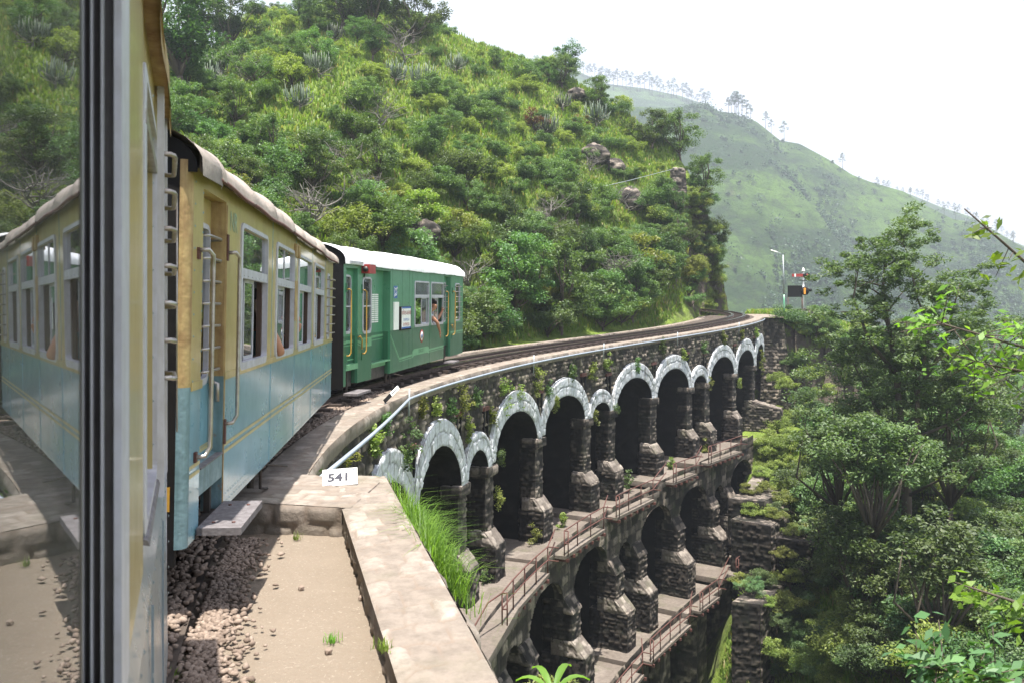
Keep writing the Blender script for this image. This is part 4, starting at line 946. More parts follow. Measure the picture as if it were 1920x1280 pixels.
# ---- the green coach
L3 = 9.04
gc = empty('railway_coach', M=frame((-3.0, 14.5, -1.2), 10.06, 1.5, .9))
tag(gc, 'green coach with a white roof and yellow handrails, farthest along on the viaduct', 'railway coach', 'coaches of the train')
holes = [(.12, .69, 0, 2.11), (.95, 1.40, .92, 1.95), (1.44, 2.58, 0, 2.13), (4.32, 5.48, .92, 1.93), (5.70, 6.83, .92, 1.93), (6.93, 7.62, 0, 2.13), (8.12, 8.64, .94, 1.95)]
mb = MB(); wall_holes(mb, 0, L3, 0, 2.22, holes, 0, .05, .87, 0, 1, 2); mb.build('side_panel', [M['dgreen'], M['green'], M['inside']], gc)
shell(gc, L3, W, M['dgreen'], M['green'], .87)
def recess(x0, x1, dep, zb, hol=[]):
    mb = MB(); wall_holes(mb, x0, x1, zb, 2.13, hol, dep, dep+.03, .87, 0, 1, 2)
    for xa in (x0-.02, x1): mb.box((xa, .051, 0), (xa+.02, dep+.03, .87), 0); mb.box((xa, .051, .87), (xa+.02, dep+.03, 2.14), 1)
    mb.box((x0, .02, 2.12), (x1, dep, 2.16), 1); return mb
d1 = recess(.12, .69, .09, .27, [(.16, .55, .94, 1.97)]).build('door', [M['dgreen'], M['green'], M['inside']], gc)
fr = ringframe(.13, .58, .91, 1.99, .035, .1, .078, .1, wb=.05).build('door_window', M['alu'], d1); vplane(.16, .55, .94, 1.96, .10).build('glass_pane', M['glass'], fr); q = MB(); q.box((.16, .08, 1.40), (.55, .1, 1.425)); q.build('glazing_bar', M['alu'], fr)
q = MB(); q.box((.12, -.012, .27), (.69, .1, .37)); q.box((.13, .07, .43), (.68, .09, .45)); q.parts('door_sill', M['sgreen'], gc)
fr = ringframe(.93, 1.42, .89, 1.97, .035, .1, -.012, .02, wb=.05).build('window', M['alu'], gc); vplane(.96, 1.39, .92, 1.94, .01).build('glass_pane', M['glass'], fr); q = MB(); q.box((.96, -.01, 1.40), (1.39, .01, 1.425)); q.build('glazing_bar', M['alu'], fr)
slide = recess(1.44, 2.58, .16, .30).build('sliding_door', [M['dgreen'], M['green'], M['inside']], gc)
q = MB(); q.box((1.44, -.01, .27), (2.58, .15, .30)); q.box((1.44, .10, .18), (2.58, .12, .27)); q.parts('door_sill', M['sgreen'], gc)
q = MB(); q.box((1.44, .12, -.05), (2.58, .15, .18)); q.box((.14, .12, -.05), (.68, .15, .27)); q.box((6.95, .12, -.02), (7.6, .15, .3)); q.parts('equipment_panel', M['dsteel'], gc)
q = MB(); [q.box((xx, .154, z), (xx+w_, .158, z+.028)) for xx, w_ in ((1.52, .25), (1.86, .19), (2.07, .2)) for z in np.arange(1.07, 1.62, .042)]; q.build('reservation_chart', M['white'], gc)
q = MB(); q.box((2.77, -.03, .89), (3.07, 0, 1.48)); q.build('white_panel', M['white'], gc)
q = MB(); q.box((3.14, -.05, .87), (3.90, 0, 1.38), 0); sg = q.build('route_sign_box', M['black'], gc)
q = MB(); q.box((3.2, -.054, .90), (3.84, -.05, 1.37)); bdp = q.build('route_sign', M['white'], sg)
q = MB(); q.box((3.2, -.0565, 1.335), (3.84, -.0545, 1.372)); q.box((3.2, -.0565, .90), (3.84, -.0545, .935)); q.build('sign_border', M['inkb'], bdp)
for t_, z_, mm, sz, sx in (('शिमला-कालका', 1.235, M['red'], .135, .86), ('SHIMLA', 1.09, M['inkb'], .085, 1.5), ('EXPRESS', .985, M['red'], .095, 1.3)):
    side_text(bdp, t_, sz, mm, 3.52, z_, -.0555, sx)
q = MB(); q.box((2.79, -.004, 1.56), (3.03, 0, 1.82), 0); em = q.build('emblem_plate', M['inkb'], gc); q = MB(); q.tube([(2.91+.07*math.cos(a), -.006, 1.69+.075*math.sin(a)) for a in np.linspace(0, 6.28, 17)], .008, 4); q.tube([(2.82, -.006, 1.59), (2.87, -.006, 1.66)], .012, 4); q.tube([(3.0, -.006, 1.79), (2.95, -.006, 1.72)], .012, 4); q.tube([(2.82, -.006, 1.79), (2.87, -.006, 1.73)], .008, 4); q.build('emblem_ring', M['white'], em)
q = MB(); q.disc((4.9, 0, .67), (0, -1, 0), .155, .004, 24, 0); e1 = q.build('round_emblem', M['red'], gc); q = MB(); q.disc((4.9, -.004, .67), (0, -1, 0), .11, .002, 24); q.build('emblem_white', M['white'], e1); q = MB(); q.disc((4.9, -.006, .67), (0, -1, 0), .055, .002, 20); q.build('emblem_blue', M['inkb'], e1)
for a, b, pn in ((4.29, 5.51, [(4.93, 5.38, .02)]), (5.67, 6.86, [(5.98, 6.42, .02)])): coach_window(gc, a, b, .89, 1.96, 1.57, pn, wood=False)
d3 = recess(6.93, 7.62, .12, .30, [(7.02, 7.52, .95, 1.95)]).build('door', [M['dgreen'], M['green'], M['inside']], gc); barred(d3, 6.99, 7.55, .92, 1.98, 7, .06, .12)
barred(gc, 8.1, 8.66, .92, 1.97, 7, .07)
for x, za, zb in ((.19, .54, 1.71), (.98, .53, 1.70), (7.12, .56, 1.71), (7.86, .57, 1.72)): handrail(gc, x, za, zb, .07, .0125, M['yellow'])
q = MB(); q.tube([(.70, -.005, .84), (.70, -.05, .86), (.78, -.06, .80), (.79, -.05, .62)], .014, 6); q.build('door_handle', M['yellow'], gc); q = MB(); q.tube([(7.66, -.0, .82), (7.66, -.05, .84), (7.72, -.05, .74)], .014, 6); q.build('door_handle', M['yellow'], gc)
q = MB(); q.box((.88, -.16, 2.03), (1.22, 0, 2.2)); lb = q.build('red_lamp_box', M['red'], gc); q = MB(); q.disc((.88, -.09, 2.11), (-1, 0, 0), .05, .03, 14); q.tube([(1.02, -.01, 2.03), (1.02, -.01, 1.95)], .012, 5); q.build('lamp_lens', M['dsteel'], lb)
def dbl(pts, dz=0): strip(gc, pts, .045, M['sgreen']); strip(gc, [(x, z-.055) for x, z in pts], .016, M['sgreen'])
dbl([(0, .77), (.12, .77)]); strip(d1, [(.12, .77), (.69, .77)], .05, M['sgreen'], .086); strip(d1, [(.12, .70), (.69, .70)], .016, M['sgreen'], .086)
dbl([(.69, .77), (.93, .72)]); strip(gc, [(.86, .73), (.95, .73), (1.36, .73), (1.44, .73)], .17, M['sgreen'])
strip(slide, [(1.44, .78), (2.58, .80)], .045, M['sgreen'], .155); strip(slide, [(1.44, .71), (2.58, .73)], .016, M['sgreen'], .155)
dbl([(2.60, .80), (3.2, .26), (4.15, .28)]); strip(gc, [(4.15, .28), (4.28, .33), (5.4, .33), (5.52, .30)], .15, M['sgreen']); dbl([(5.52, .31), (6.92, .32)]); dbl([(7.64, .64), (L3, .64)])
side_text(gc, 'NR', .15, M['dgreen'], 1.17, .73, -.0045, 1.1); side_text(gc, 'DNXR', .12, M['dgreen'], 4.85, .33, -.0045, 1.2)
mb = MB()
for x in (3.9, 5.58): mb.box((x-.008, -.003, 0), (x+.008, 0, .87)); mb.box((x-.005, -.002, .87), (x+.005, 0, 2.2))
for x in (2.72, 3.4, 4.15, 7.7): mb.box((x-.004, -.002, .0), (x+.004, 0, 2.2))
mb.parts('panel_seam', M['dgreen'], gc)
q = MB(); q.box((.0, -.26, -.16), (.72, 0, -.12)); q.box((6.95, -.26, -.14), (7.6, 0, -.10)); q.parts('step_board', M['plank'], gc); q = MB(); q.box((.3, .05, -.16), (.33, .08, .27)); q.box((7.2, .05, -.14), (7.23, .08, .3)); q.parts('step_hanger', M['under'], gc)
mb = MB(); mb.box((-.012, .0, -.05), (.0, W, 2.22)); mb.build('coach_end', M['black'], gc)
mb = MB(); mb.box((-.5, W/2-.6, .1), (-.012, W/2+.6, 2.1)); mb.box((-.45, W/2-.1, -.1), (.02, W/2+.1, .08)); mb.build('vestibule_bellows', M['black'], gc)
mb = MB(); mb.disc((-.02, .48, .58), (-1, 0, 0), .09, .05, 14); mb.build('tail_lamp', M['red'], gc)
text_mesh('lettering', 'D', .16, M['white'], gc, Matrix.Translation((-.016, .3, .22)) @ Matrix.Rotation(R(-90), 4, 'Z') @ Matrix.Rotation(R(90), 4, 'X'), .0005)
roof(gc, L3, M['roofw'], .37, W, .05, 9, .012, 2.2, .06); q = MB(); q.box((.15, -.07, 2.19), (.8, -.02, 2.24)); q.build('rain_strip', M['alu'], gc)
bogies(gc, L3); inside(gc, L3)

rivets(gc, [(x, -.003, .035) for x in np.arange(2.7, 6.85, .09)] + [(x, -.003, z) for x in (2.66, 3.9, 5.58, 1.41, .72) for z in np.arange(.06, 2.1, .11)] + [(x, -.003, 2.13) for x in np.arange(.1, 9, .12)], M['sgreen'], .006)
q = MB(); q.box((0, -.006, .86), (.12, 0, .885)); q.box((.69, -.006, .86), (1.44, 0, .885)); q.box((2.58, -.006, .86), (6.93, 0, .885)); q.box((7.62, -.006, .86), (9.04, 0, .885)); q.parts('belt_moulding', M['dgreen'], gc)
# ---- our own coach, seen along its side
OWNH = -21.7
oc = empty('railway_coach', M=frame((0, 0, -1.32), OWNH, 0, 0))     # local: x ahead, y left of the eye, z from skirt
tag(oc, 'nearest coach seen edge-on at the left edge, a reflecting window beside its worn cream pillar', 'railway coach', 'coaches of the train')
yo = .12; X1 = 4.2; XM = -4.6
holes = [(.05, 1.645, .66, 2.02), (2.50, 3.30, .74, 1.98), (-1.4, -.2, .74, 1.98)]
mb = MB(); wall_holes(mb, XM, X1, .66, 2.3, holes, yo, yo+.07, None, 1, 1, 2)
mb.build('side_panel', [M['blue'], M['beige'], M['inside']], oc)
mb = MB(); mb.add([(XM, yo-.035, -.25), (X1, yo-.035, -.25), (X1, yo-.025, .56), (XM, yo-.025, .56), (X1, yo, .66), (XM, yo, .66)], [(0, 1, 2, 3), (3, 2, 4, 5)]); mb.add([(X1, yo-.035, -.25), (X1, yo+.3, -.25), (X1, yo+.3, .66), (X1, yo, .66), (X1, yo-.025, .56)], [(0, 1, 2, 3, 4)]); mb.build('skirt_panel', M['greyblue'], oc)
mb = MB()
for x in (2.40, 3.40): mb.box((x-.006, yo-.037, -.25), (x+.006, yo-.03, .55))
mb.parts('panel_seam', M['greyblue'], oc)
rivets(oc, [(x, yo-.03, .60-.02) for x in np.arange(1.6, X1, .13)] + [(x, yo-.002, z) for x in (2.26, 3.28, 4.1) for z in np.arange(.7, 2.2, .16)] + [(x, yo-.037, z) for x in (2.3, 3.37, 4.15) for z in np.arange(-.2, .5, .12)], M['greyblue'], .006)
# the window with the pane that mirrors the train ahead
wf = empty('near_window'); wf.parent = oc
vplane(-.3, 1.243, .60, 2.0, .135, .005).build('glass_pane', M['mirror'], wf)
mb = MB(); mb.box((1.243, .134, .60), (1.262, .150, 2.0)); mb.build('sash_stile', M['dsteel'], wf)
mb = MB(); z0, z1 = .55, 2.02
for y in (.170, .156, .140): mb.box((1.585, y-.0035, z0), (1.612, y, z1))
mb.parts('slide_rail', M['alu'], wf); mb = MB(); mb.box((1.612, .122, z0), (1.63, .21, z1)); mb.box((.05, .122, .585), (1.61, .2, .63)); mb.build('slide_channel', M['dsteel'], wf)
mb = MB(); mb.box((1.60, .108, .55), (1.81, .1205, 2.03)); mb.build('window_frame', M['alu'], wf)
# pillar bulge, second window with sill, transom and upper pane
mb = MB(); mb.box((1.81, .112, .60), (2.44, .1195, 2.2)); mb.build('pillar_panel', M['beige'], oc)
w2 = ringframe(2.44, 3.36, .70, 2.04, .05, .08, .108, .16, wb=.05).build('window', M['alu'], oc)
mb = MB(); mb.box((2.46, .104, 1.86), (3.34, .16, 1.90)); mb.build('transom', M['steel'], w2); mb = MB(); mb.hexa([(2.44, .095, .70), (3.36, .095, .70), (3.36, .18, .72), (2.44, .18, .72), (2.44, .10, .715), (3.36, .10, .715), (3.36, .18, .75), (2.44, .18, .75)]); mb.build('window_sill', M['plank'], w2)
vplane(2.5, 3.3, 1.9, 2.0, .14).build('glass_pane', M['glass'], w2); vplane(2.85, 3.3, .76, 1.86, .16).build('glass_pane', M['glass'], w2)
mb = MB(); mb.box((2.84, .145, .74), (2.88, .17, 1.87)); mb.build('sash', M['wood'], w2)
mb = MB(); mb.box((3.5, .085, .62), (3.56, .11, 2.28)); mb.box((4.05, .085, .62), (4.1, .11, 2.28)); mb.box((4.15, .09, -.2), (4.2, .14, 2.3)); mb.parts('corner_strip', M['alu'], oc)
for k in range(7):
    z = 1.98 - .149*k; mb = MB(); mb.tube([(3.55, .12, z), (3.55, .062, z), (3.56, .05, z-.004), (3.60, .046, z-.006), (4.0, .056, z-.01), (4.02, .066, z-.01), (4.02, .12, z-.01)], .0105, 7); mb.build('window_bar', M['steel'], oc)
mb = MB(); mb.tube([(4.08, .045, 1.9), (4.08, .045, .8)], .004, 5); mb.build('guard_rod', M['steel'], oc)
# roof of our coach with its overhanging sheet edge
mb = MB(); v = []; n = 14; xs_ = [XM] + list(np.arange(-1, X1+.01, .2)) + [X1+.08]
for x in xs_:
    j = .008*vnoise(x*4, 0, 2)
    for k in range(n+1):
        a = math.pi/2*(k/n*2-1); v.append((x, yo+W/2+(W/2+.05+j)*math.sin(a)*(abs(math.sin(a))**-.15 if abs(math.sin(a)) > .01 else 1), 2.28+.36*abs(math.cos(a))**.75))
mb.add(v, [(i*(n+1)+k, i*(n+1)+k+1, (i+1)*(n+1)+k+1, (i+1)*(n+1)+k) for i in range(len(xs_)-1) for k in range(n)], 0, True)
mb.add([(x, yo-.05+.006*math.sin(x*5), z) for x in xs_ for z in (2.2-.015*math.sin(x*3.), 2.285)], [(2*i, 2*i+2, 2*i+3, 2*i+1) for i in range(len(xs_)-1)], 0)
mb.add([(x, y, 2.235) for x in xs_ for y in (yo-.05, yo+.03)], [(2*i, 2*i+1, 2*i+3, 2*i+2) for i in range(len(xs_)-1)], 0); mb.build('roof', M['beigerust'], oc)
mb = MB(); a, b = XM, X1-.02
mb.box((a, yo+W-.02, -.2), (b, yo+W, 2.3)); mb.box((a, yo+.08, .3), (b, yo+W-.02, .34)); mb.box((a, yo+.08, 2.26), (b, yo+W-.02, 2.29)); mb.box((b, yo+.02, -.25), (b+.02, yo+W, 2.5)); mb.box((a, yo+.02, -.25), (a+.02, yo+W, 2.5)); mb.build('interior', M['inside'], oc)
bg_ = empty('running_gear'); bg_.parent = oc; bg_.location = (-4.7, yo, 0); bogies(bg_, 8.8)

# ------------------------------------------------------------------ passengers
def person(M0, label, shirt, pts_body, arm, head, parent_name='person', hair_r=.115, shirt_pts=None):
    """pts_body: torso chain; arm: shoulder-elbow-wrist-hand; all in coach coordinates through M0"""
    root = empty('person', M=M0 @ Matrix.Translation(pts_body[0][0])); tag(root, label, 'person')
    verts, edges, rad = [], [], []
    def addc(ch, start=None):
        prev = start
        for p, r in ch:
            verts.append(tuple(p)); rad.append(r); i = len(verts)-1
            if prev is not None: edges.append((prev, i))
            prev = i
        return prev
    last = addc(pts_body); sh = last-1
    addc(head, last)
    for a in arm:
        w_ = addc(a, sh)
    def skinmesh(name, vs, es, rs, m, par, lv=2):
        me = bpy.data.meshes.new(name); me.from_pydata(vs, es, []); o = bpy.data.objects.new(name, me); COL.objects.link(o)
        md = o.modifiers.new('skin', 'SKIN'); md.use_smooth_shade = True
        for sv, r in zip(me.skin_vertices[0].data, rs): sv.radius = (r, r)
        me.skin_vertices[0].data[0].use_root = True
        o.modifiers.new('sub', 'SUBSURF').levels = lv; o.modifiers[-1].render_levels = lv
        bpy.context.view_layer.update(); dg = bpy.context.evaluated_depsgraph_get(); m2 = bpy.data.meshes.new_from_object(o.evaluated_get(dg)); bpy.data.objects.remove(o); m2.name = name
        m2.materials.clear(); m2.materials.append(m); o = bpy.data.objects.new(name, m2); COL.objects.link(o); o.parent = par; o.matrix_parent_inverse = par.matrix_world.inverted(); o.matrix_world = M0; return o
    bpy.context.view_layer.update()
    body = skinmesh('body', verts, edges, rad, M['skin'], root)
    # fingers as short chains rooted in the palm
    bm_all = []
    hd = [p for p, r in head][-1]
    hv = [tuple(Vector(hd)+Vector(d)) for d in ((.02, .0, -.03), (.01, .01, .05), (-.02, .02, .02))]
    skinmesh('hair', hv, [(0, 1), (1, 2)], [hair_r*.8, hair_r, hair_r], M['hair'], root)
    sv = [tuple(p) for p, r in pts_body]; se = [(i, i+1) for i in range(len(sv)-1)]; sr = [r+.015 for p, r in pts_body]
    for a in arm:
        sv.append(tuple(a[0][0])); se.append((len(pts_body)-2, len(sv)-1)); sr.append(a[0][1]+.018)
        mid = (Vector(a[0][0])+Vector(a[1][0]))/2; sv.append(tuple(mid)); se.append((len(sv)-2, len(sv)-1)); sr.append(a[0][1]+.014)
    skinmesh('shirt', sv, se, sr, shirt, root)
    return root
def arm_chain(sh, el, wr, hand_dir, spread, side=1):
    sh, el, wr = map(Vector, (sh, el, wr)); d = Vector(hand_dir).normalized(); s = Vector(spread).normalized()
    ch = [[(sh, .062), (sh.lerp(el, .5), .054), (el, .045), (el.lerp(wr, .4), .043), (wr, .029), (wr+d*.04, .031), (wr+d*.075, .028)]]
    return ch, wr+d*.075, d, s
def fingers(base, d, s, curl, n):
    out = []
    for k, (off, ln) in enumerate(((-.027, .060), (-.009, .070), (.009, .066), (.027, .052))):
        b = base + s*off; out.append([(b+d*.012, .009), (b+d*ln*.55+curl*.008, .0085), (b+d*ln+curl*.03, .007)])
    out.append([(base-d*.05-s*.03, .010), (base-d*.02-s*.05, .009), (base+d*.005-s*.055+curl*.01, .0075)])
    return out
def passenger(M0, label, shirt, x, y, z, sh, el, wr, hdir, spread, headp, curl=(0, 0, -1)):
    torso = [(Vector((x, y, z-.42)), .15), (Vector((x, y, z-.22)), .14), (Vector((x, y, z)), .13), (Vector((x, y-.0, z+.1)), .055)]
    ch, base, d, s = arm_chain(sh, el, wr, hdir, spread)
    hp = Vector(headp); head = [(hp+Vector((0, 0, -.07)), .07), (hp, .088), (hp+Vector((0, 0, .05)), .085)]
    arms = [ch[0]]; o = person(M0, label, shirt, torso, arms, head)
    mbv, mbe, mbr = [], [], []
    for f in fingers(base, d, s, Vector(curl), 5):
        i0 = len(mbv); mbv += [tuple(p) for p, r in f]; mbr += [r for p, r in f]; mbe += [(i0, i0+1), (i0+1, i0+2)]
    mb = MB()
    for f in fingers(base, d, s, Vector(curl), 5): mb.tube([M0 @ p for p, r in f], [r for p, r in f], 7)
    q = mb.build('fingers', M['skin']); put(q, o)
    return o
M2 = bc.matrix_world.copy(); M3 = gc.matrix_world.copy()
passenger(M3, 'person with dark hair leaning out of the green coach window, bare arm hanging down', M['palecloth'], 5.88, .16, 1.12, (5.86, .06, 1.12), (5.92, -.10, .96), (6.03, -.14, .73), (.2, -.05, -1), (1, 0, .1), (5.97, -.0, 1.37))
passenger(M3, 'person in a pink striped shirt gripping the far edge of the green coach window', M['pinkcloth'], 6.62, .28, 1.1, (6.56, .18, 1.10), (6.66, .10, 1.0), (6.76, .0, 1.22), (.1, 0, 1), (.3, 1, 0), (6.68, .28, 1.36))
passenger(M2, 'person in a teal shirt with an elbow on the second window of the blue coach', M['tealcloth'], 3.14, .16, 1.17, (3.12, .06, 1.2), (3.16, -.05, .98), (3.3, .06, 1.0), (1, .2, 0), (0, 0, 1), (3.12, .25, 1.45))
passenger(M2, 'person out of sight but for one hand gripping the third window of the blue coach', M['bluecloth'], 4.95, .45, 1.15, (4.85, .32, 1.1), (4.78, .12, 1.05), (4.74, .0, 1.18), (.1, -.1, 1), (1, 0, 0), (5.0, .5, 1.45), (.4, .4, 0))
passenger(M2, 'person in blue clothes sitting in the shade of the first window of the blue coach', M['bluecloth'], 1.56, .20, 1.05, (1.55, .12, 1.05), (1.6, .1, .98), (1.66, .16, 1.02), (1, .2, 0), (0, 0, 1), (1.62, .42, 1.3))
# ------------------------------------------------------------------ vegetation
def leaves(C, size, up=.6, asp=.5, rg=None, dirs=None):
    rg = rg or rng; n = len(C); size = np.broadcast_to(size, (n,))*(.7+.6*rg.random(n))
    nrm = rg.normal(size=(n, 3)); nrm /= np.linalg.norm(nrm, axis=1, keepdims=True); nrm[:, 2] = np.abs(nrm[:, 2])+up; nrm /= np.linalg.norm(nrm, axis=1, keepdims=True)
    a = rg.normal(size=(n, 3)) if dirs is None else dirs + .45*rg.normal(size=(n, 3)); a -= nrm*(a*nrm).sum(1, keepdims=True); a /= np.maximum(np.linalg.norm(a, axis=1, keepdims=True), 1e-6); b = np.cross(nrm, a)
    s = size[:, None]; V = np.stack([C-a*s*.5, C+b*s*asp*.5, C+a*s*.5-nrm*s*.12, C-b*s*asp*.5], 1).reshape(-1, 3)
    return V, np.arange(4*n).reshape(n, 4)
def clumps(cs, n, r, rg, flat=.6):
    n_ = len(cs); C = np.repeat(cs, n, axis=0); d = rg.normal(size=C.shape); d /= np.linalg.norm(d, axis=1, keepdims=True); q = rg.random(len(C))**.45
    rr = np.repeat(np.broadcast_to(r, (n_,)), n)
    d = d*(q*rr)[:, None]; d[:, 2] *= flat; return C+d
def crown_pts(Rx, Hz, z0, n, rg, hollow=.45, low=0):
    d = rg.normal(size=(n, 3)); d /= np.linalg.norm(d, axis=1, keepdims=True); q = hollow + (1-hollow)*rg.random(n)**.6
    p = d*q[:, None]; p[:, 2] = np.where(p[:, 2] < low, low*rg.random(n), p[:, 2]); w_ = 1+.35*np.sin(np.arctan2(p[:, 1], p[:, 0])*3+rg.random()*6)
    return np.stack([p[:, 0]*Rx*w_, p[:, 1]*Rx*w_, z0+(p[:, 2]*.5+.5)*Hz], 1)
def limb_mesh(mb, base, tips, r0, rg, fork=.35, n=5):
    base = Vector(base); ax = Vector((0, 0, 1))
    top = sum((Vector(t) for t in tips), Vector())/len(tips); f = base.lerp(top, fork); f.x += rg.normal()*.05; 
    mb.tube([base, base.lerp(f, .5)+Vector((rg.normal()*.04, rg.normal()*.04, 0)), f], [r0, r0*.85, r0*.7], 7)
    for t in tips:
        t = Vector(t); m = f.lerp(t, .5) + Vector((rg.normal(), rg.normal(), rg.normal()*.5))*.12*(t-f).length; mb.tube([f, m, t], [r0*.5, r0*.3, r0*.08], n)
def make_tree(name, m, Rx, Hz, z0, nc, nl, ls, rc, seed, bark='bark', low=-.3, hollow=.4, up=.6, flat=.6, r0=.09, ntip=9):
    rg = np.random.default_rng(seed); root = empty(name)
    cs = crown_pts(Rx, Hz, z0, nc, rg, hollow, low); V, Fc = leaves(clumps(cs, nl, rc*(.6+.8*rg.random(nc)), rg, flat), ls, up, .5, rg)
    link('crown', fastmesh('crown', V, Fc), root, [M[m]])
    mb = MB(); limb_mesh(mb, (0, 0, -.3), [tuple(c) for c in cs[:ntip]], r0, rg); mb.build('trunk', M[bark], root)
    return root
protos = {}
LBL = {
 'bushA': ('hillside_shrub', 'rounded mid-green shrub among the dense growth of the hillside', 'shrub', 'mid-green shrubs on the hillside'),
 'bushB': ('hillside_shrub', 'yellow-green shrub standing out light against its darker neighbours', 'shrub', 'yellow-green shrubs on the slopes'),
 'bushC': ('hillside_shrub', 'grey-green shrub with dull small leaves on the slope', 'shrub', 'grey-green shrubs on the slopes'),
 'bushD': ('hillside_shrub', 'dark green shrub filling a shaded hollow of the slope', 'shrub', 'dark green shrubs on the slopes'),
 'treeA': ('broadleaf_tree', 'spreading mid-green tree with its trunk rooted on the steep slope', 'tree', 'mid-green trees on the slopes'),
 'treeD': ('broadleaf_tree', 'dark dense tree on the slope with a shaded trunk', 'tree', 'dark trees on the slopes'),
 'cactus': ('spurge_tree', 'grey-green candelabra spurge with many upright stems on the hill', 'succulent tree', 'candelabra spurges on the hill'),
 'dead': ('bare_tree', 'leafless pale twisted branches between the hillside shrubs', 'bare tree', 'bare trees on the hill'),
 'bushR': ('hillside_shrub', 'rust-red leaved shrub high on the hillside', 'shrub', 'rust-red shrubs'),
}
protos['bushA'] = [make_tree('hillside_shrub', 'leafA', 1.25, 1.9, .25, 34, 190, .125, .42, s) for s in (1, 2)]
protos['bushB'] = [make_tree('hillside_shrub', 'leafB', 1.1, 1.5, .1, 30, 170, .115, .36, s, hollow=.5) for s in (3, 4)]
protos['bushC'] = [make_tree('hillside_shrub', 'leafC', 1.25, 1.8, .2, 34, 180, .10, .38, s, hollow=.4) for s in (5, 6)]
protos['bushD'] = [make_tree('hillside_shrub', 'leafD', 1.35, 1.8, .1, 32, 180, .12, .45, s) for s in (7,)]
protos['treeA'] = [make_tree('broadleaf_tree', 'leafA', 1.6, 3.1, .6, 56, 170, .125, .42, s, low=-.95, r0=.12, ntip=14) for s in (8, 9)]
protos['treeD'] = [make_tree('broadleaf_tree', 'leafD', 1.4, 3.4, .9, 46, 190, .13, .48, s, low=-.8, r0=.14, ntip=12) for s in (10,)]
protos['bushR'] = [make_tree('hillside_shrub', 'leafR', .7, 1.1, .2, 18, 90, .10, .28, 12, hollow=.4)]
def spurge(seed):
    rg = np.random.default_rng(seed); root = empty('spurge_tree'); mb = MB(); mt = MB(); mt.tube([(0, 0, -.3), (.05, 0, .5), (0, .05, .9)], [.11, .09, .07], 7)
    for k in range(46):
        a = rg.random()*6.28; r = .25+.85*rg.random()**.7; h = 1.5+.9*rg.random()-.35*r; b = Vector((math.cos(a)*r*.25, math.sin(a)*r*.25, .5+.4*rg.random()))
        p1 = Vector((math.cos(a)*r*.9, math.sin(a)*r*.9, b.z+.18+.1*rg.random())); tip = Vector((math.cos(a)*r*1.05+rg.normal()*.05, math.sin(a)*r*1.05, h))
        mb.tube([b, p1, p1.lerp(tip, .5)+Vector((rg.normal()*.03, rg.normal()*.03, 0)), tip], [.03, .038, .036, .018], 5)
    mb.build('crown', M['cactus'], root)
    for k in range(7):
        a = rg.random()*6.28; pts = [Vector((0, 0, .5))]; d = Vector((math.cos(a), math.sin(a), .25))
        for j in range(6): d = (d+Vector((rg.normal()*.35, rg.normal()*.35, rg.normal()*.3+.05))).normalized(); pts.append(pts[-1]+d*.24)
        mt.tube(pts, [.035, .03, .028, .024, .02, .014, .006], 5)
    mt.build('trunk', M['barkpale'], root); return root
protos['cactus'] = [spurge(21), spurge(22)]
def deadtree(seed):
    rg = np.random.default_rng(seed); root = empty('bare_tree'); mb = MB(); mt = MB()
    def grow(p, d, r, n, b):
        pts = [p]; rs = [r]
        for j in range(n): d = (d+Vector((rg.normal()*.28, rg.normal()*.28, rg.normal()*.18+.04))).normalized(); pts.append(pts[-1]+d*.26); rs.append(r*(1-.75*(j+1)/n))
        b.tube(pts, rs, 5); return pts, d
    pts, _ = grow(Vector((0, 0, -.3)), Vector((0, 0, 1)), .075, 7, mt)
    for q in pts[2:]:
        for k in range(3):
            a = rg.random()*6.28; p2, _ = grow(q, Vector((math.cos(a), math.sin(a), .5)), .032, 6, mb)
            for z in p2[2:5]: a2 = rg.random()*6.28; grow(z, Vector((math.cos(a2), math.sin(a2), .4)), .014, 4, mb)
    mb.build('crown', M['barkpale'], root); mt.build('trunk', M['barkpale'], root); return root
protos['dead'] = [deadtree(31), deadtree(32)]
for k, lst in protos.items():
    for o in lst: tag(o, LBL[k][1], LBL[k][2], LBL[k][3]); o['_u'] = 0
used = {}; placed = []; PLAN = []
def plant(kind, x, y, sc_=1., z=None, **kw):
    z = ground1(x, y) if z is None else z
    placed.append((x, y)); PLAN.append((kind, x, y, sc_, z, kw))
def plant_now(kind, x, y, sc_=1., z=None, label=None, group=None, rz=None, sink=.1, squash=1.):
    lst = protos[kind]; i = random.randrange(len(lst)); p = lst[i]
    if (kind, i) not in used: used[(kind, i)] = 1; o = p
    else:
        o = copytree(p); o['label'] = LBL[kind][1]; o['group'] = LBL[kind][3]
    z = ground1(x, y) if z is None else z
    o.location = (x, y, z-sink*sc_); o.rotation_euler = (random.uniform(-.08, .08), random.uniform(-.08, .08), random.random()*6.28 if rz is None else rz); o.scale = (sc_, sc_, sc_*squash)
    if label:
        o['label'] = label
        if group: o['group'] = group
        elif 'group' in o: del o['group']
    return o
Dtab = np.linspace(12, 70, 700)
def hit(px, py):
    X = (px-960)/F*Dtab; Z = ground(X, Dtab); yy = H0 - Z*F/Dtab
    if px < 1396: k = np.where((yy <= py) & (Dtab > np.interp(px, HP, HB)-.5))[0]
    else: k = np.where(yy <= py)[0]
    k = k[0] if len(k) else int(np.argmin(np.abs(yy-py))); return float(X[k]), float(Dtab[k]), float(Z[k])
def at(kind, px, py, sc_, **kw):
    x, y, z = hit(px, py); return plant(kind, x, y, sc_, z, **kw)
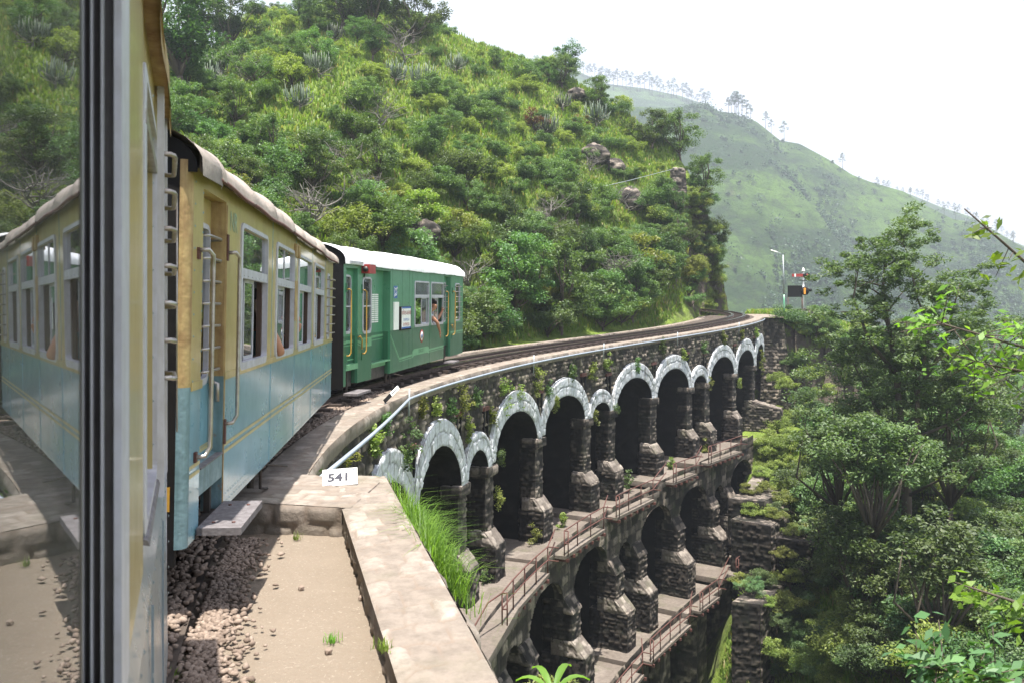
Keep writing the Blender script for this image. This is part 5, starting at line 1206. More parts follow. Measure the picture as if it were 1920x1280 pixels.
# trees and shrubs one can point at
at('treeA', 1050, 628, 1.25, label='broad spreading grey-green tree just behind the rails at the middle of the viaduct')
at('treeA', 1190, 610, 1.0, label='leafy tree at the hill foot to the right of the broad spreading one')
at('treeA', 960, 600, 1.1, label='full mid-green tree at the hill foot just right of the green coach')
at('bushB', 1200, 520, 1.5, label='pale rounded yellow-green bush below the grass patch of the hill')
at('treeA', 1320, 470, .8, label='tree crowning the steep right end of the hill above the rails')
at('treeD', 1345, 440, .6, label='dark tree leaning over the right edge of the hill')
at('treeA', 1275, 300, 1.0, label='slender open tree near the top right shoulder of the hill against pale sky')
at('treeA', 1220, 280, .8, label='small light tree left of the slender one on the hill shoulder')
at('treeD', 385, 110, 1.5, label='tallest dark tree against the sky at top left')
at('treeD', 435, 105, 1.1, label='forked dark tree beside the gap of sky at top left')
at('treeD', 340, 180, 1.5, label='dark dense tree right beside the near coach roof edge')
at('treeA', 640, 60, 1.5, label='tall tree on the hill crest at top centre left')
at('treeD', 700, 70, 1.2, label='dark tree on the hill crest under the top edge of the picture')
at('treeA', 780, 85, 1.1, label='tree on the hill crest just left of the open grass')
at('dead', 720, 260, 1.1, label='bare dark forked tree on the bright grass high on the hill')
at('dead', 430, 170, 1.1, label='thin bare tree below the sky gap at upper left')
at('dead', 1180, 400, .8, label='bare pale branches sprawling over the round boulder')
for px, py in ((600, 150), (560, 210), (740, 160), (800, 170), (1030, 260), (1060, 210), (1120, 240), (860, 140)): at('cactus', px+random.uniform(-6, 6), py, random.uniform(.6, .95))
for k in range(90):
    px, py = random.uniform(1290, 1392), random.uniform(340, 585)
    if px > 1300+(py-300)*.5: px = 1300+(py-300)*.4
    Dt = np.linspace(43, 57, 300); X_ = (px-960)/F*Dt; Z_ = ground(X_, Dt); q_ = np.where(H0-Z_*F/Dt <= py)[0]
    if len(q_): plant(random.choice(['bushB', 'bushA', 'bushC', 'bushB']), float(X_[q_[0]]), float(Dt[q_[0]])-.1, random.uniform(.4, .8), float((H0-py)/F*Dt[q_[0]]), sink=.9)
for (x, y, z, sc_, lb) in ((.0, 7.2, -3.85, .34, 'low leafy bush spilling against the outside of the parapet at the bottom edge'), (.34, 8.3, -4.25, .36, 'yellow-green bush just beyond the strap-leaved plant')): plant('bushB', x, y, sc_, z, label=lb)
for px, py in ((1432, 800), (1445, 830), (1455, 860), (1440, 855), (1460, 810), (1470, 845), (1450, 790), (1435, 880), (1475, 880), (1428, 845)): at('bushB', px, py, random.uniform(.4, .6))
at('bushR', 1005, 250, 1.2); at('bushR', 1085, 240, .8)
for px, py in ((600, 330), (560, 440), (880, 560), (650, 380), (900, 610), (1110, 330), (760, 120), (1120, 540)): at('dead', px, py, random.uniform(.7, 1.1))
# general cover of the hill, thinner on the open grass patches
def grassy(px, py):
    g = 0
    for cx, cy, rx, ry in ((900, 90, 85, 28), (1000, 115, 60, 22), (1110, 170, 50, 20), (1180, 440, 70, 34), (1110, 370, 60, 28), (1160, 260, 60, 25), (1080, 290, 45, 20), (640, 190, 60, 22), (520, 270, 50, 25), (760, 200, 40, 20), (1000, 200, 45, 20), (1230, 330, 40, 26)):
        g = max(g, 1-((px-cx)/rx)**2-((py-cy)/ry)**2)
    return g
cnt = 0; tries = 0
rr_ = random.Random(5)
while cnt < 560 and tries < 16000:
    tries += 1
    px = rr_.uniform(290, 1392); t = rr_.random()**.8
    b = float(np.interp(px, HP, HB)); c = float(np.interp(px, HP, HD)); D = b + (c-b)*t; x = (px-960)/F*D
    if rr_.random() > (D/60)**1: continue
    s_, o_ = so(np.array([x]), np.array([D]))
    if o_[0] > -4.9 and s_[0] < 48.5: continue
    z = ground1(x, D); py = H0 - z*F/D
    if grassy(px, py) > 0 and rr_.random() < .93: continue
    if px < 620 and py > 470: continue
    if rr_.random() < (.72 if py < 330 else .45 if py < 430 and px > 800 else .15): continue
    dmin = .95 if py > 330 else 1.25
    if any((x-a)**2+(D-b_)**2 < dmin**2 for a, b_ in placed): continue
    hi = py < 260
    kind = rr_.choices(['bushA', 'bushB', 'bushC', 'bushD', 'treeA', 'treeD', 'dead', 'cactus'], [26, 30 if hi else 22, 24, 9, 9, 2, 3, 1])[0]
    s = rr_.uniform(.5, 1.1) if kind[:4] == 'bush' else rr_.uniform(.5, .95)
    if grassy(px, py) > 0: kind = 'bushB'; s = .45
    if py < 430: s *= .82
    if px > 1330: s *= .75
    if py < 130: s *= .75
    plant(kind, x, D, s, z); cnt += 1
r9 = random.Random(9)
for k in range(70):
    s = r9.uniform(6, 40); p = fp(s, -r9.uniform(4.9, 6.6), 0); plant(r9.choice(['bushA', 'bushC', 'bushB', 'bushA', 'bushD']), p[0], p[1], r9.uniform(.5, .95))
# ground and bank on the valley side
def bank(n, p0, p1, y0, y1, kinds, wts, s0, s1, dmin, seed):
    r = random.Random(seed); c = 0; t = 0
    while c < n and t < n*40:
        t += 1; px = r.uniform(p0, p1); py = r.uniform(y0, y1); x, y, z = hit(px, py)
        if abs(H0-z*F/y-py) > 25: continue
        if px > 1810 and 820 < py < 1060 and r.random() < .75: continue
        s_, o_ = so(np.array([x]), np.array([y]))
        if s_[0] < 28 and o_[0] < 3.6: continue
        if 28 <= s_[0] < 38.3 and o_[0] < 3.6+(.0 if s_[0] < 36 else -2.2): continue
        if any((x-a)**2+(y-b)**2 < dmin**2 for a, b in placed): continue
        plant(r.choices(kinds, wts)[0], x, y, r.uniform(s0, s1), z); c += 1
LB2 = {'bushA': 'rounded mid-green shrub', }
bank(95, 1470, 2060, 620, 1290, ['bushA', 'bushB', 'bushC', 'bushD', 'treeA'], [30, 26, 16, 10, 8], .5, 1.0, .95, 11)
bank(95, 1440, 1620, 640, 1290, ['bushB', 'bushA', 'bushC'], [60, 25, 12], .35, .65, .6, 12)
bank(16, 1480, 1560, 600, 700, ['bushB', 'bushA'], [1, 1], .35, .6, .5, 13)
bank(26, 1560, 1780, 900, 1290, ['bushD', 'treeD', 'bushA'], [50, 14, 20], .7, 1.1, .9, 14)
bank(70, 1540, 1920, 820, 1290, ['bushA', 'bushC', 'bushB', 'bushD'], [3, 3, 2, 1], .75, 1.15, .7, 24)
bank(26, 1540, 1900, 1100, 1300, ['bushA', 'bushC', 'bushB'], [3, 3, 2], 1.1, 1.5, .8, 25)
bank(14, 1560, 1700, 640, 860, ['treeA', 'bushC', 'bushA'], [2, 2, 2], .8, 1.15, 1.2, 15)
for (s, o, k, sc_) in ((38.6, 2.0, 'bushA', .6), (36.6, 1.4, 'bushB', .55), (37.3, .9, 'bushB', .5), (35.6, 2.6, 'bushC', .5), (37.6, 2.6, 'bushB', .6), (39.6, 2.2, 'bushA', .6), (36.0, 3.6, 'bushB', .6)): p = fp(s, o, -4.6 if s < 38 else -2.2); plant(k, p[0], p[1], sc_, z=-4.4+(s-36)*.5)
for (x_, y_, z, k, sc_) in ((10.6, 36.6, -7.9, 'bushB', .42), (11.4, 37.3, -7.9, 'bushB', .4), (10.4, 35.4, -8.6, 'bushB', .5), (10.9, 35.6, -8.6, 'bushB', .48), (11.2, 34.9, -8.6, 'bushB', .42), (11.6, 35.8, -8.6, 'bushC', .4), (11.9, 34.6, -9.2, 'bushB', .4), (12.6, 34.7, -9.2, 'bushC', .45), (13.0, 35.3, -9.2, 'bushB', .45), (9.5, 32.3, -10.9, 'bushC', .42), (10.1, 33.2, -10.9, 'bushA', .42), (9.3, 33.4, -10.9, 'bushB', .4), (12.9, 33.8, -10.4, 'bushA', .5), (10.4, 32.0, -12.2, 'bushC', .5), (10.0, 31.4, -13.0, 'bushB', .6), (10.9, 32.6, -11.6, 'bushB', .6), (11.4, 33.4, -10.9, 'bushB', .55), (9.9, 31.9, -11.3, 'bushB', .4), (12.3, 33.2, -11.8, 'bushB', .6), (11.2, 33.6, -9.9, 'bushB', .4), (12.0, 36.6, -8.3, 'bushB', .5), (11.6, 38.0, -7.4, 'bushB', .45), (12.6, 37.6, -8.0, 'bushB', .5)):
    plant(k, x_, y_, sc_, z=z, label='low shrub growing on top of a stepped masonry footing', group='shrubs on the stepped footings', squash=.85)

# slope between the footings and the far bank
for k in range(46):
    s = r9.uniform(25, 38); o = r9.uniform(4.6, 7.5) - max(0, s-33)*.3; p = fp(s, o, 0); plant(r9.choice(['bushB', 'bushB', 'bushA', 'bushC']), p[0], p[1], r9.uniform(.35, .6))
for k in range(90):
    px = r9.uniform(1400, 1520); py = r9.uniform(620, 1275); x, y, z = hit(px, py); s_, o_ = so(np.array([x]), np.array([y]))
    if o_[0] < (2.2 if s_[0] > 31 else 4.4): continue
    plant(r9.choice(['bushB', 'bushB', 'bushA', 'bushC']), x, y, r9.uniform(.35, .6), z)
# the 290 shrubs that show largest are objects of their own, the rest one mass
def vis(q): return (2. if q[5] else 1.)*q[3]/max(q[2], 1)
shr = sorted([q for q in PLAN if q[0][:4] == 'bush'], key=lambda q: -vis(q)); rest = shr[285:]
for q in PLAN:
    if q[0][:4] == 'bush' and any(q is z_ for z_ in rest): continue
    plant_now(q[0], q[1], q[2], q[3], q[4], **q[5])
if rest:
    VV = []; FF = []; MI = []; nv = 0; mats_ = ['leafA', 'leafB', 'leafC', 'leafD', 'leafR']
    for q in rest:
        p = random.choice(protos[q[0]]); cr = [c for c in p.children if c.name.startswith('crown')][0].data
        V = np.empty(len(cr.vertices)*3); cr.vertices.foreach_get('co', V); V = V.reshape(-1, 3); a = random.random()*6.28; ca, sa = math.cos(a), math.sin(a)
        V = np.stack([V[:, 0]*ca-V[:, 1]*sa, V[:, 0]*sa+V[:, 1]*ca, V[:, 2]], 1)*q[3] + np.array([q[1], q[2], q[4]-.1]); VV.append(V); FF.append(np.arange(len(V)).reshape(-1, 4)+nv); nv += len(V); MI.append(np.full(len(V)//4, mats_.index('leaf'+q[0][4]), dtype=np.int32))
    me = fastmesh('undergrowth', np.concatenate(VV), np.concatenate(FF)); o = link('undergrowth', me, None, [M[x] for x in mats_]); me.polygons.foreach_set('material_index', np.concatenate(MI)); tag(o, 'mass of smaller leafy undergrowth filling the gaps between the larger shrubs', 'undergrowth', kind='stuff')
# the tall tree in front of the valley
def tall_tree(px, D, z0, seed):
    rg = np.random.default_rng(seed); x0 = (px-960)/F*D; root = empty('tall_tree', (x0, D, z0))
    mb = MB(); tips = []
    W_ = lambda px_, py_, d=0: Vector(((px_-960)/F*(D+d)-x0, d, (H0-py_)/F*(D+d)-z0))
    limbs = [((1700, 1010, 0), (1700, 930, 0), (1697, 870, 0), (1690, 800, .2), (1680, 700, .4), (1668, 620, .5), (1655, 545, .6), (1660, 480, .6)),
             ((1700, 900, 0), (1718, 820, -.4), (1722, 720, -.6), (1745, 620, -.8), (1760, 560, -.8)),
             ((1697, 860, 0), (1712, 780, .5), (1735, 740, 1), (1790, 700, 1.4)),
             ((1722, 730, -.6), (1770, 650, -1), (1790, 570, -1.2), (1800, 530, -1.2)),
             ((1680, 700, .4), (1630, 640, 0), (1600, 560, -.4), (1612, 490, -.4)),
             ((1700, 905, 0), (1640, 850, -1.2), (1580, 830, -1.8), (1560, 820, -2)),
             ((1697, 870, 0), (1650, 780, 1), (1610, 700, 1.5), (1580, 640, 1.8)),
             ((1718, 820, -.4), (1790, 790, -1.2), (1850, 740, -1.6)), ((1700, 930, 0), (1760, 900, -1.4), (1800, 860, -2)), ((1722, 720, -.6), (1700, 640, -1.2), (1700, 590, -1.4)),
             ((1700, 940, 0), (1650, 900, 1.2), (1570, 870, 2)), ((1745, 620, -.8), (1720, 560, .2), (1700, 470, .4), (1690, 455, .4))]
    rad = [.2, .12, .08, .07, .08, .07, .07, .07, .06, .05, .06, .05]
    for L, r in zip(limbs, rad):
        pts = [W_(*q) for q in L]; n = len(pts); mb.tube(pts, [r*(1-.85*i/(n-1)) for i in range(n)], 8)
        for i in range(2, n):
            for k in range(5):
                d = Vector((rg.normal(), rg.normal(), rg.normal()*.6+.35)).normalized()*(.5+.7*rg.random()); p = pts[i-1].lerp(pts[i], rg.random())
                mb.tube([p, p+d*.55+Vector((0, 0, .05)), p+d], [r*.22, r*.13, .006], 5); tips.append(p+d)
    cs = np.array([tuple(t) for t in tips]); extra = cs[rg.integers(0, len(cs), 480)] + rg.normal(size=(480, 3))*np.array([.45, .6, .35]); cs = np.concatenate([cs, extra])
    Vv, Fc = leaves(clumps(cs, 95, .32*(.6+.8*rg.random(len(cs))), rg, .55), .135, .7, .42, rg)
    link('crown', fastmesh('crown', Vv, Fc), root, [M['leafC']]); mb.build('trunk', M['bark'], root); return root
tt = tall_tree(1700, 29, -7.9, 77); tag(tt, 'tallest tree on the valley side, its open crown rising above the rails level', 'tree')
def mid_tree(px, py_base, D, w_, h, m, seed, lab, nc=80, nl=130, ls=.13, fl=.5):
    rg = np.random.default_rng(seed); x = (px-960)/F*D; z = (H0-py_base)/F*D; root = empty('broadleaf_tree', (x, D, z))
    cs = crown_pts(w_, h, .8, nc, rg, .35, -.9); V, Fc = leaves(clumps(cs, nl, .5*(.5+.9*rg.random(nc)), rg, fl), ls, .75, .45, rg); link('crown', fastmesh('crown', V, Fc), root, [M[m]])
    mb = MB(); limb_mesh(mb, (0, 0, -2.0), [tuple(c) for c in cs[:18]], .13, rg, .3); mb.build('trunk', M['bark'], root); tag(root, lab, 'tree'); placed.append((x, D)); return root
mid_tree(1570, 940, 31.5, 2.0, 5.6, 'leafC', 81, 'full grey-green tree between the viaduct end and the tallest tree', 110)
mid_tree(1790, 930, 30, 1.9, 5.0, 'leafA', 82, 'rounded tree crowding the right of the tallest tree', 100)
mid_tree(1630, 965, 27, 1.6, 2.5, 'leafC', 83, 'pale-leaved small tree in front of the tallest tree trunk', 80)
mid_tree(1770, 1160, 24, 1.1, 2.4, 'leafC', 85, 'tree with pale broad leaves catching light at lower right', 45, 110, .15)
mid_tree(1610, 1110, 28, 1.4, 2.2, 'leafA', 86, 'leafy tree beside the lower stepped footings', 70)
mid_tree(1850, 760, 44, 2.2, 4.6, 'leafD', 87, 'dark tree behind the grassy slope at the right edge', 80)
mid_tree(1910, 790, 47, 2.4, 5.0, 'leafA', 88, 'tree half out of view at the right edge behind the grassy slope', 80)

# grass and ground cover that nobody could count
def blades(P, h, wd, rg, lean=.5):
    n = len(P); a = rg.random(n)*6.28; d = np.stack([np.cos(a), np.sin(a), 0*a], 1); h = h*(.5+rg.random(n)); l = lean*rg.random(n)
    sd = np.stack([-d[:, 1], d[:, 0], 0*a], 1)*(wd*(.6+.8*rg.random(n)))[:, None]
    up = np.array([0, 0, 1.]); m_ = P + up*(h*.6)[:, None] + d*(h*l*.35)[:, None]; t = P + up*(h*(1-.3*l))[:, None] + d*(h*l)[:, None]
    V = np.stack([P-sd, P+sd, m_+sd*.8, m_-sd*.8, t], 1).reshape(-1, 3); i = np.arange(n)*5
    return V, np.concatenate([np.stack([i, i+1, i+2, i+3], 1), np.stack([i+3, i+2, i+4, i+4], 1)])
def grassobj(name, V, Fq, lab, cat='grass', m='grass'):
    q = Fq[Fq[:, 2] != Fq[:, 3]]; t = Fq[Fq[:, 2] == Fq[:, 3]][:, :3]
    a = np.concatenate([q[:, [0, 1, 2]], q[:, [0, 2, 3]], t]); o = link(name, fastmesh(name, V, a), None, [M[m]]); tag(o, lab, cat, kind='stuff'); return o
n = 120000; px = rng.uniform(300, 1395, n); t = rng.random(n); b = np.interp(px, HP, HB); c = np.interp(px, HP, HD); D = b+(c-b)*t; x = (px-960)/F*D
s_, o_ = so(x, D); k = ~((o_ > -4.3) & (s_ < 48)); x, D = x[k], D[k]; z = ground(x, D)
V, Fq = blades(np.stack([x, D, z-.02], 1), .30, .035, rng, .8); grassobj('hill_grass', V, Fq, 'bright grass covering the hillside between the shrubs')
n = 110000; px = rng.uniform(1340, 2100, n); D = rng.uniform(22, 56, n)**1; x = (px-960)/F*D; s_, o_ = so(x, D)
k = ~((o_ < 2.6) & (s_ < 38.2)) & ~((np.abs(o_+.9) < 2.2) & (s_ < 48.5)); x, D, px = x[k], D[k], px[k]; z = ground(x, D)
V, Fq = blades(np.stack([x, D, z-.02], 1), .30, .03, rng, .8); grassobj('bank_grass', V, Fq, 'grass and weeds covering the far bank of the valley')
C = np.stack([x, D, z], 1)[rng.integers(0, len(x), 36000)] + np.array([0, 0, .12]) + rng.normal(size=(36000, 3))*np.array([.1, .1, .1])
V, Fq = leaves(C, .10, .9, .5); o = link('bank_weeds', fastmesh('bank_weeds', V, Fq), None, [M['leafB']]); tag(o, 'leafy ground cover over the far bank of the valley', 'ground cover', kind='stuff')
# long bright grass along the outside of the refuge wall
n = 4200; t = rng.random(n); x = -1.24+(.485+1.27)*t*.5; y = 8.1-(8.24-1.5)*t*.5; off = .03+np.abs(rng.normal(size=n))*.16; P = np.stack([x+off, y+off*.2, -1.66-off*1.2-.12*rng.random(n)-.25*np.clip(1-np.abs(t-.5)*2, 0, 1)*0], 1)
P = P[vnoise(P[:, 1]*1.6, P[:, 0], 5) > -.2]
V, Fq = blades(P, .27, .0035, rng, 1.5); grassobj('wall_grass', V, Fq, 'long bright grass growing along the foot of the near parapet', m='leafN')
n = 6000; x = rng.uniform(-.9, 1.6, n); y = rng.uniform(4.5, 13, n); k = x > -.27*(y-3.59)+.12; x, y = x[k], y[k]; P = np.stack([x, y, ground(x, y)], 1)
V, Fq = blades(P, .4, .006, rng, 1.0); grassobj('slope_grass', V, Fq, 'long grass on the steep near bank below the parapet', m='leafN')
C = P[rng.integers(0, len(P), 11000)]; C = C + rng.normal(size=C.shape)*np.array([.08, .08, .07])+np.array([0, 0, .22]); V, Fq = leaves(C, .085, .6, .45); o = link('slope_weeds', fastmesh('slope_weeds', V, Fq), None, [M['leafN']]); tag(o, 'bright leafy weeds on the near bank below the parapet', 'weeds', kind='stuff')
# broad-leaved plant at the lower edge and small tufts in the dust
def bigleaf(x, y, z, n, L, lab, seed):
    rg = np.random.default_rng(seed); mb = MB()
    for k in range(n):
        a = 6.28*k/n+rg.normal()*.2; d = Vector((math.cos(a), math.sin(a), 0)); sd = Vector((-d.y, d.x, 0)); l = L*(.7+.5*rg.random()); v = []
        for j in range(7):
            t = j/6; p = Vector((x, y, z)) + d*l*t*.8 + Vector((0, 0, l*(.9*t-.75*t*t))); w_ = .035*math.sin(math.pi*min(1, t*.95+.05))+.004; v += [p-sd*w_+Vector((0, 0, .01)), p-Vector((0, 0, .006)), p+sd*w_+Vector((0, 0, .01))]
        mb.add(v, [(3*j+i, 3*j+i+1, 3*j+i+4, 3*j+i+3) for j in range(6) for i in (0, 1)], 0, True)
    tag(mb.build('broad_leaved_plant', M['leafN']), lab, 'plant')
bigleaf(.38, 7.6, -3.5, 6, .6, 'plant with long strap leaves at the lower edge by the parapet', 3)
for k, (x, y, lab) in enumerate(((-1.28, 3.95, 'small grass tuft in the dust at the bottom edge of the ground'), (-1.02, 4.6, 'small grass tuft at the foot of the parapet'), (-1.78, 6.75, 'grass tuft at the corner under the number board wall'), (-1.72, 4.1, 'small grass tuft on the ballast edge'), (-.62, 3.95, 'thin grass tuft on the parapet stones'))):
    P = np.array([[x, y, -1.82 if k < 4 else -1.6]]) + rng.normal(size=(46, 3))*np.array([.022, .022, 0]); V, Fq = blades(P, .05, .0025, rng, .9)
    q = Fq[Fq[:, 2] != Fq[:, 3]]; t = Fq[Fq[:, 2] == Fq[:, 3]][:, :3]; tag(link('grass_tuft', fastmesh('grass_tuft', V, np.concatenate([q[:, [0, 1, 2]], q[:, [0, 2, 3]], t])), None, [M['leafN']]), lab, 'grass tuft')
# creepers and shrubs rooted in the viaduct walls
wl = [(7.0, 5.5, .3), (10.6, 5.45, .25), (12.9, 5.5, .2), (18.3, 5.4, .25), (22.4, 5.4, .22), (26.2, 5.5, .25), (.9, .95, .42), (2.2, .35, .16), (5.0, .5, .34), (4.4, .7, .2), (8.3, .75, .3), (9.4, 1.0, .22), (6.2, .6, .2), (3.2, .5, .16), (10.8, .7, .3), (13.6, .7, .24), (-1.4, .5, .2), (-3.3, .7, .2), (-5.6, .8, .24), (16.6, .6, .2), (15.2, .8, .26), (19.2, 1.0, .2), (23.8, .9, .2), (12.3, 1.6, .14), (26.0, .8, .22), (28.6, .5, .2), (31.5, .6, .2), (8.0, 2.5, .2), (15.5, 2.45, .16), (26.8, 2.5, .2), (17.3, 2.4, .18), (31.0, 3.0, .22), (7.8, 3.6, .22), (21.6, .4, .18), (34.5, .7, .22), (36.0, 2.6, .4), (-.6, .3, .15), (7.4, 1.3, .2), (5.7, 1.3, .2), (11.7, 1.1, .18)]
for k, (s, v, r) in enumerate(wl):
    rg = np.random.default_rng(900+k); c = np.array(fv(s, .06, v)); n = int(10+30*r); cs = c + rg.normal(size=(n, 3))*np.array([r*.55, r*.55, r*.75]); cs[:, 0] = np.maximum(cs[:, 0], -9)
    h_ = float(np.interp(s, _S, _hd)); nn = np.array([math.cos(h_), -math.sin(h_), 0]); dd = (cs-c)@nn; cs = cs - np.outer(dd, nn) + np.outer(np.abs(dd)*.6, nn)
    V, Fc = leaves(clumps(cs, 34, .10, rg, .9), .055 if s < 12 else .07, .4, .6, rg)
    o = link('wall_shrub', fastmesh('wall_shrub', V, Fc), None, [M['leafB' if k % 3 else 'leafA']])
    tag(o, 'bushy green shrub rooted in the wall left of the first tall arch' if k == 6 else 'small shrub rooted in the viaduct masonry', 'shrub', None if k == 6 else 'small plants rooted in the viaduct masonry')
# near branches reaching in from the right edge
def branch(pts, n, ls, m, lab, seed, sp=.16):
    rg = np.random.default_rng(seed); root = empty('tree_branch', pts[-1]); pts = [Vector(p) for p in pts]; mb = MB(); mb.tube(pts, [.004+.010*i/(len(pts)-1) for i in range(len(pts))], 6); tw = []
    for k in range(n//9):
        i = rg.integers(0, len(pts)-1); p = pts[i].lerp(pts[i+1], rg.random()); d = Vector((rg.normal()*.8-.5, rg.normal()*.6, rg.normal()*.6)).normalized()*sp*(.5+rg.random()); mb.tube([p, p+d], [.004, .002], 4); tw += [tuple(p+d*f) for f in (.5, .75, 1)]
    put(mb.build('twig', M['bark']), root); tw = np.array(tw); C = tw[rg.integers(0, len(tw), n)] + rg.normal(size=(n, 3))*.035; V, Fc = leaves(C, ls, .3, .42, rg, dirs=np.tile([-.8, 0, -.25], (n, 1))); put(link('leaves', fastmesh('leaves', V, Fc), None, [M[m]]), root); tag(root, lab, 'branch')
branch([(2.55, 4.6, .62), (2.85, 4.7, .42), (3.1, 4.8, .26), (3.5, 4.8, .05)], 110, .07, 'leafN', 'bright out-of-focus spray of leaves highest at the right edge', 5, .13)
branch([(2.6, 5.0, -.02), (2.95, 5.0, -.12), (3.3, 5.0, -.22), (3.8, 5.0, -.2)], 380, .07, 'leafN', 'thick bright leafy branch at the right edge level with the rails', 6, .26)
branch([(2.75, 4.9, -.25), (3.1, 4.9, -.32), (3.7, 4.9, -.35)], 260, .07, 'leafN', 'lower layer of bright leaves at the right edge', 16, .24)
branch([(2.55, 4.6, -1.5), (2.8, 4.6, -1.58), (3.2, 4.6, -1.72)], 110, .095, 'leafN', 'small bright branch tip at the lower right edge', 7, .12)
branch([(2.05, 4.2, -1.78), (2.35, 4.2, -1.82), (2.8, 4.2, -1.9)], 330, .09, 'leafC', 'darker blurred branch in the lower right corner', 8, .22)

# rocks and bits on the hill
def rock(px, py, r, lab, seed, sq=.7):
    x, y, z = hit(px, py); rg = np.random.default_rng(seed); sm = SM()
    u = np.linspace(0, math.pi, 14); 
    def P(U, V): a = U; b = V; rr = r*(1+.35*vnoise(np.cos(a)*2+b, np.sin(a)*2-b, seed)+.2*vnoise(np.cos(a)*5, b*4, seed+1)); return np.stack([x+np.cos(a)*np.sin(b)*rr, y+np.sin(a)*np.sin(b)*rr, z+r*.2+np.cos(b)*rr*sq], -1)
    sm.patch(P, 0, 2*math.pi, .01, math.pi-.01, res=.13, amp=.03, cw=.5, ch=.3, seed=seed, nscale=-1)
    tag(sm.build('boulder', M['pier'], smooth=False), lab, 'boulder')
rock(1180, 385, .9, 'round grey boulder under bare branches on the hill', 1, .9); rock(1115, 300, 1.0, 'dark jagged outcrop in the upper grass of the hill', 2); rock(1150, 320, .8, 'dark outcrop right of the jagged one', 3); rock(790, 450, .8, 'pale rock showing over the green coach roof', 4); 
rock(445, 290, .8, 'earthy outcrop above the blue coach roof', 7); rock(1080, 185, .7, 'small outcrop near the hill crest', 8)
x, y, z = hit(1272, 405); sm = SM(); sm.hexa([(x-.5, y-.3, z-.3), (x+.5, y-.3, z-.3), (x+.45, y+.4, z-.3), (x-.45, y+.4, z-.3), (x-.42, y-.25, z+1.55), (x+.4, y-.25, z+1.5), (x+.4, y+.4, z+1.5), (x-.42, y+.4, z+1.55)], res=.07, amp=.06, seed=9, mtop=1)
tag(sm.build('stone_pillar', [M['pier'], M['caps']]), 'ruined dark stone pillar on the hill near its right edge', 'pillar')
mb = MB(); p0 = Vector((x-.2, y-.1, z+1.55)); x1, y1, z1 = hit(1080, 372); mb.tube([p0, p0.lerp(Vector((x1, y1, z1+.3)), .5)-Vector((0, 0, .05)), (x1, y1, z1+.3)], .018, 6); tag(mb.build('water_pipe', M['galv']), 'pale pipe running across the hill to the stone pillar', 'pipe')
# signal and lamp at the far end
sg = empty('railway_signal', (17.85, 50, .55)); tag(sg, 'semaphore signal with a red arm on a white post at the far end', 'railway signal')
def L(mb, name, m): o = mb.build(name, M[m], sg); return o
q = MB(); q.tube([(0, 0, -.4), (0, 0, 2.35)], .055, 8); L(q, 'post', 'white')
q = MB(); q.tube([(0, 0, 2.34), (0, 0, 2.40), (0, 0, 2.58)], [.11, .10, .02], 10); L(q, 'finial', 'white')
q = MB(); q.box((-.72, -.08, 2.02), (-.02, -.05, 2.2)); a = L(q, 'signal_arm', 'red'); q = MB(); q.box((-.58, -.085, 2.018), (-.48, -.079, 2.202)); a2 = q.build('white_band', M['white'], a)
q = MB(); q.disc((.2, -.02, 2.08), (0, -1, 0), .2, .07, 16); q.box((-.05, -.1, 2.0), (.2, -.05, 2.18)); q.box((-.25, -.1, 1.78), (.2, -.02, 1.82)); L(q, 'spectacle', 'black')
q = MB(); q.disc((.2, -.1, 2.13), (0, -1, 0), .06, .02, 12); L(q, 'red_lens', 'red')
q = MB(); q.box((-.98, -.09, .78), (-.1, -.05, 1.48)); L(q, 'black_board', 'black')
q = MB(); q.disc((.05, -.1, 1.15), (0, -1, 0), .26, .05, 18); q.disc((.4, -.02, 1.2), (0, -1, 0), .09, .1, 10); q.box((.2, -.06, 1.17), (.4, -.03, 1.22)); L(q, 'lower_disc', 'black')
q = MB(); q.box((-.03, -.16, .95), (.09, -.151, 1.28)); q.add([(-.07, -.155, 1.26), (.13, -.155, 1.26), (.03, -.155, 1.36)], [(0, 1, 2)]); L(q, 'yellow_marker', 'orange')
q = MB(); q.tube([(-.96, -.07, -.5), (-.96, -.07, .8)], .02, 5); q.tube([(-.1, -.07, -.3), (-.1, -.07, .8)], .03, 5); L(q, 'board_post', 'railrust')
lp = empty('lamp_post', (16.85, 50.5, .3)); tag(lp, 'grey street lamp post with a short arm left of the signal', 'street lamp')
q = MB(); q.tube([(0, 0, -.5), (-.02, 0, 1.2)], .055, 8); q.build('post_base', M['green'], lp); q = MB(); q.tube([(-.02, 0, 1.2), (-.08, 0, 3.65)], [.05, .035], 8); q.tube([(-.08, 0, 3.6), (-.25, 0, 3.75), (-.5, 0, 3.85)], .02, 6); q.build('post', M['galv'], lp); q = MB(); q.hexa([(-.85, -.06, 3.93), (-.45, -.06, 3.8), (-.45, .06, 3.8), (-.85, .06, 3.93), (-.85, -.05, 3.98), (-.45, -.05, 3.87), (-.45, .05, 3.87), (-.85, .05, 3.98)]); q.build('lamp_head', M['white'], lp)
sm = SM(); sm.hexa([(17.4, 49.6, -.3), (18.5, 49.6, -.3), (18.5, 50.6, -.3), (17.4, 50.6, -.3), (17.6, 49.8, .62), (18.3, 49.8, .55), (18.3, 50.4, .6), (17.6, 50.4, .6)], res=.08, amp=.06, seed=19); tag(sm.build('stone_block', M['pier']), 'rough stone block under the semaphore signal post', 'stone block')

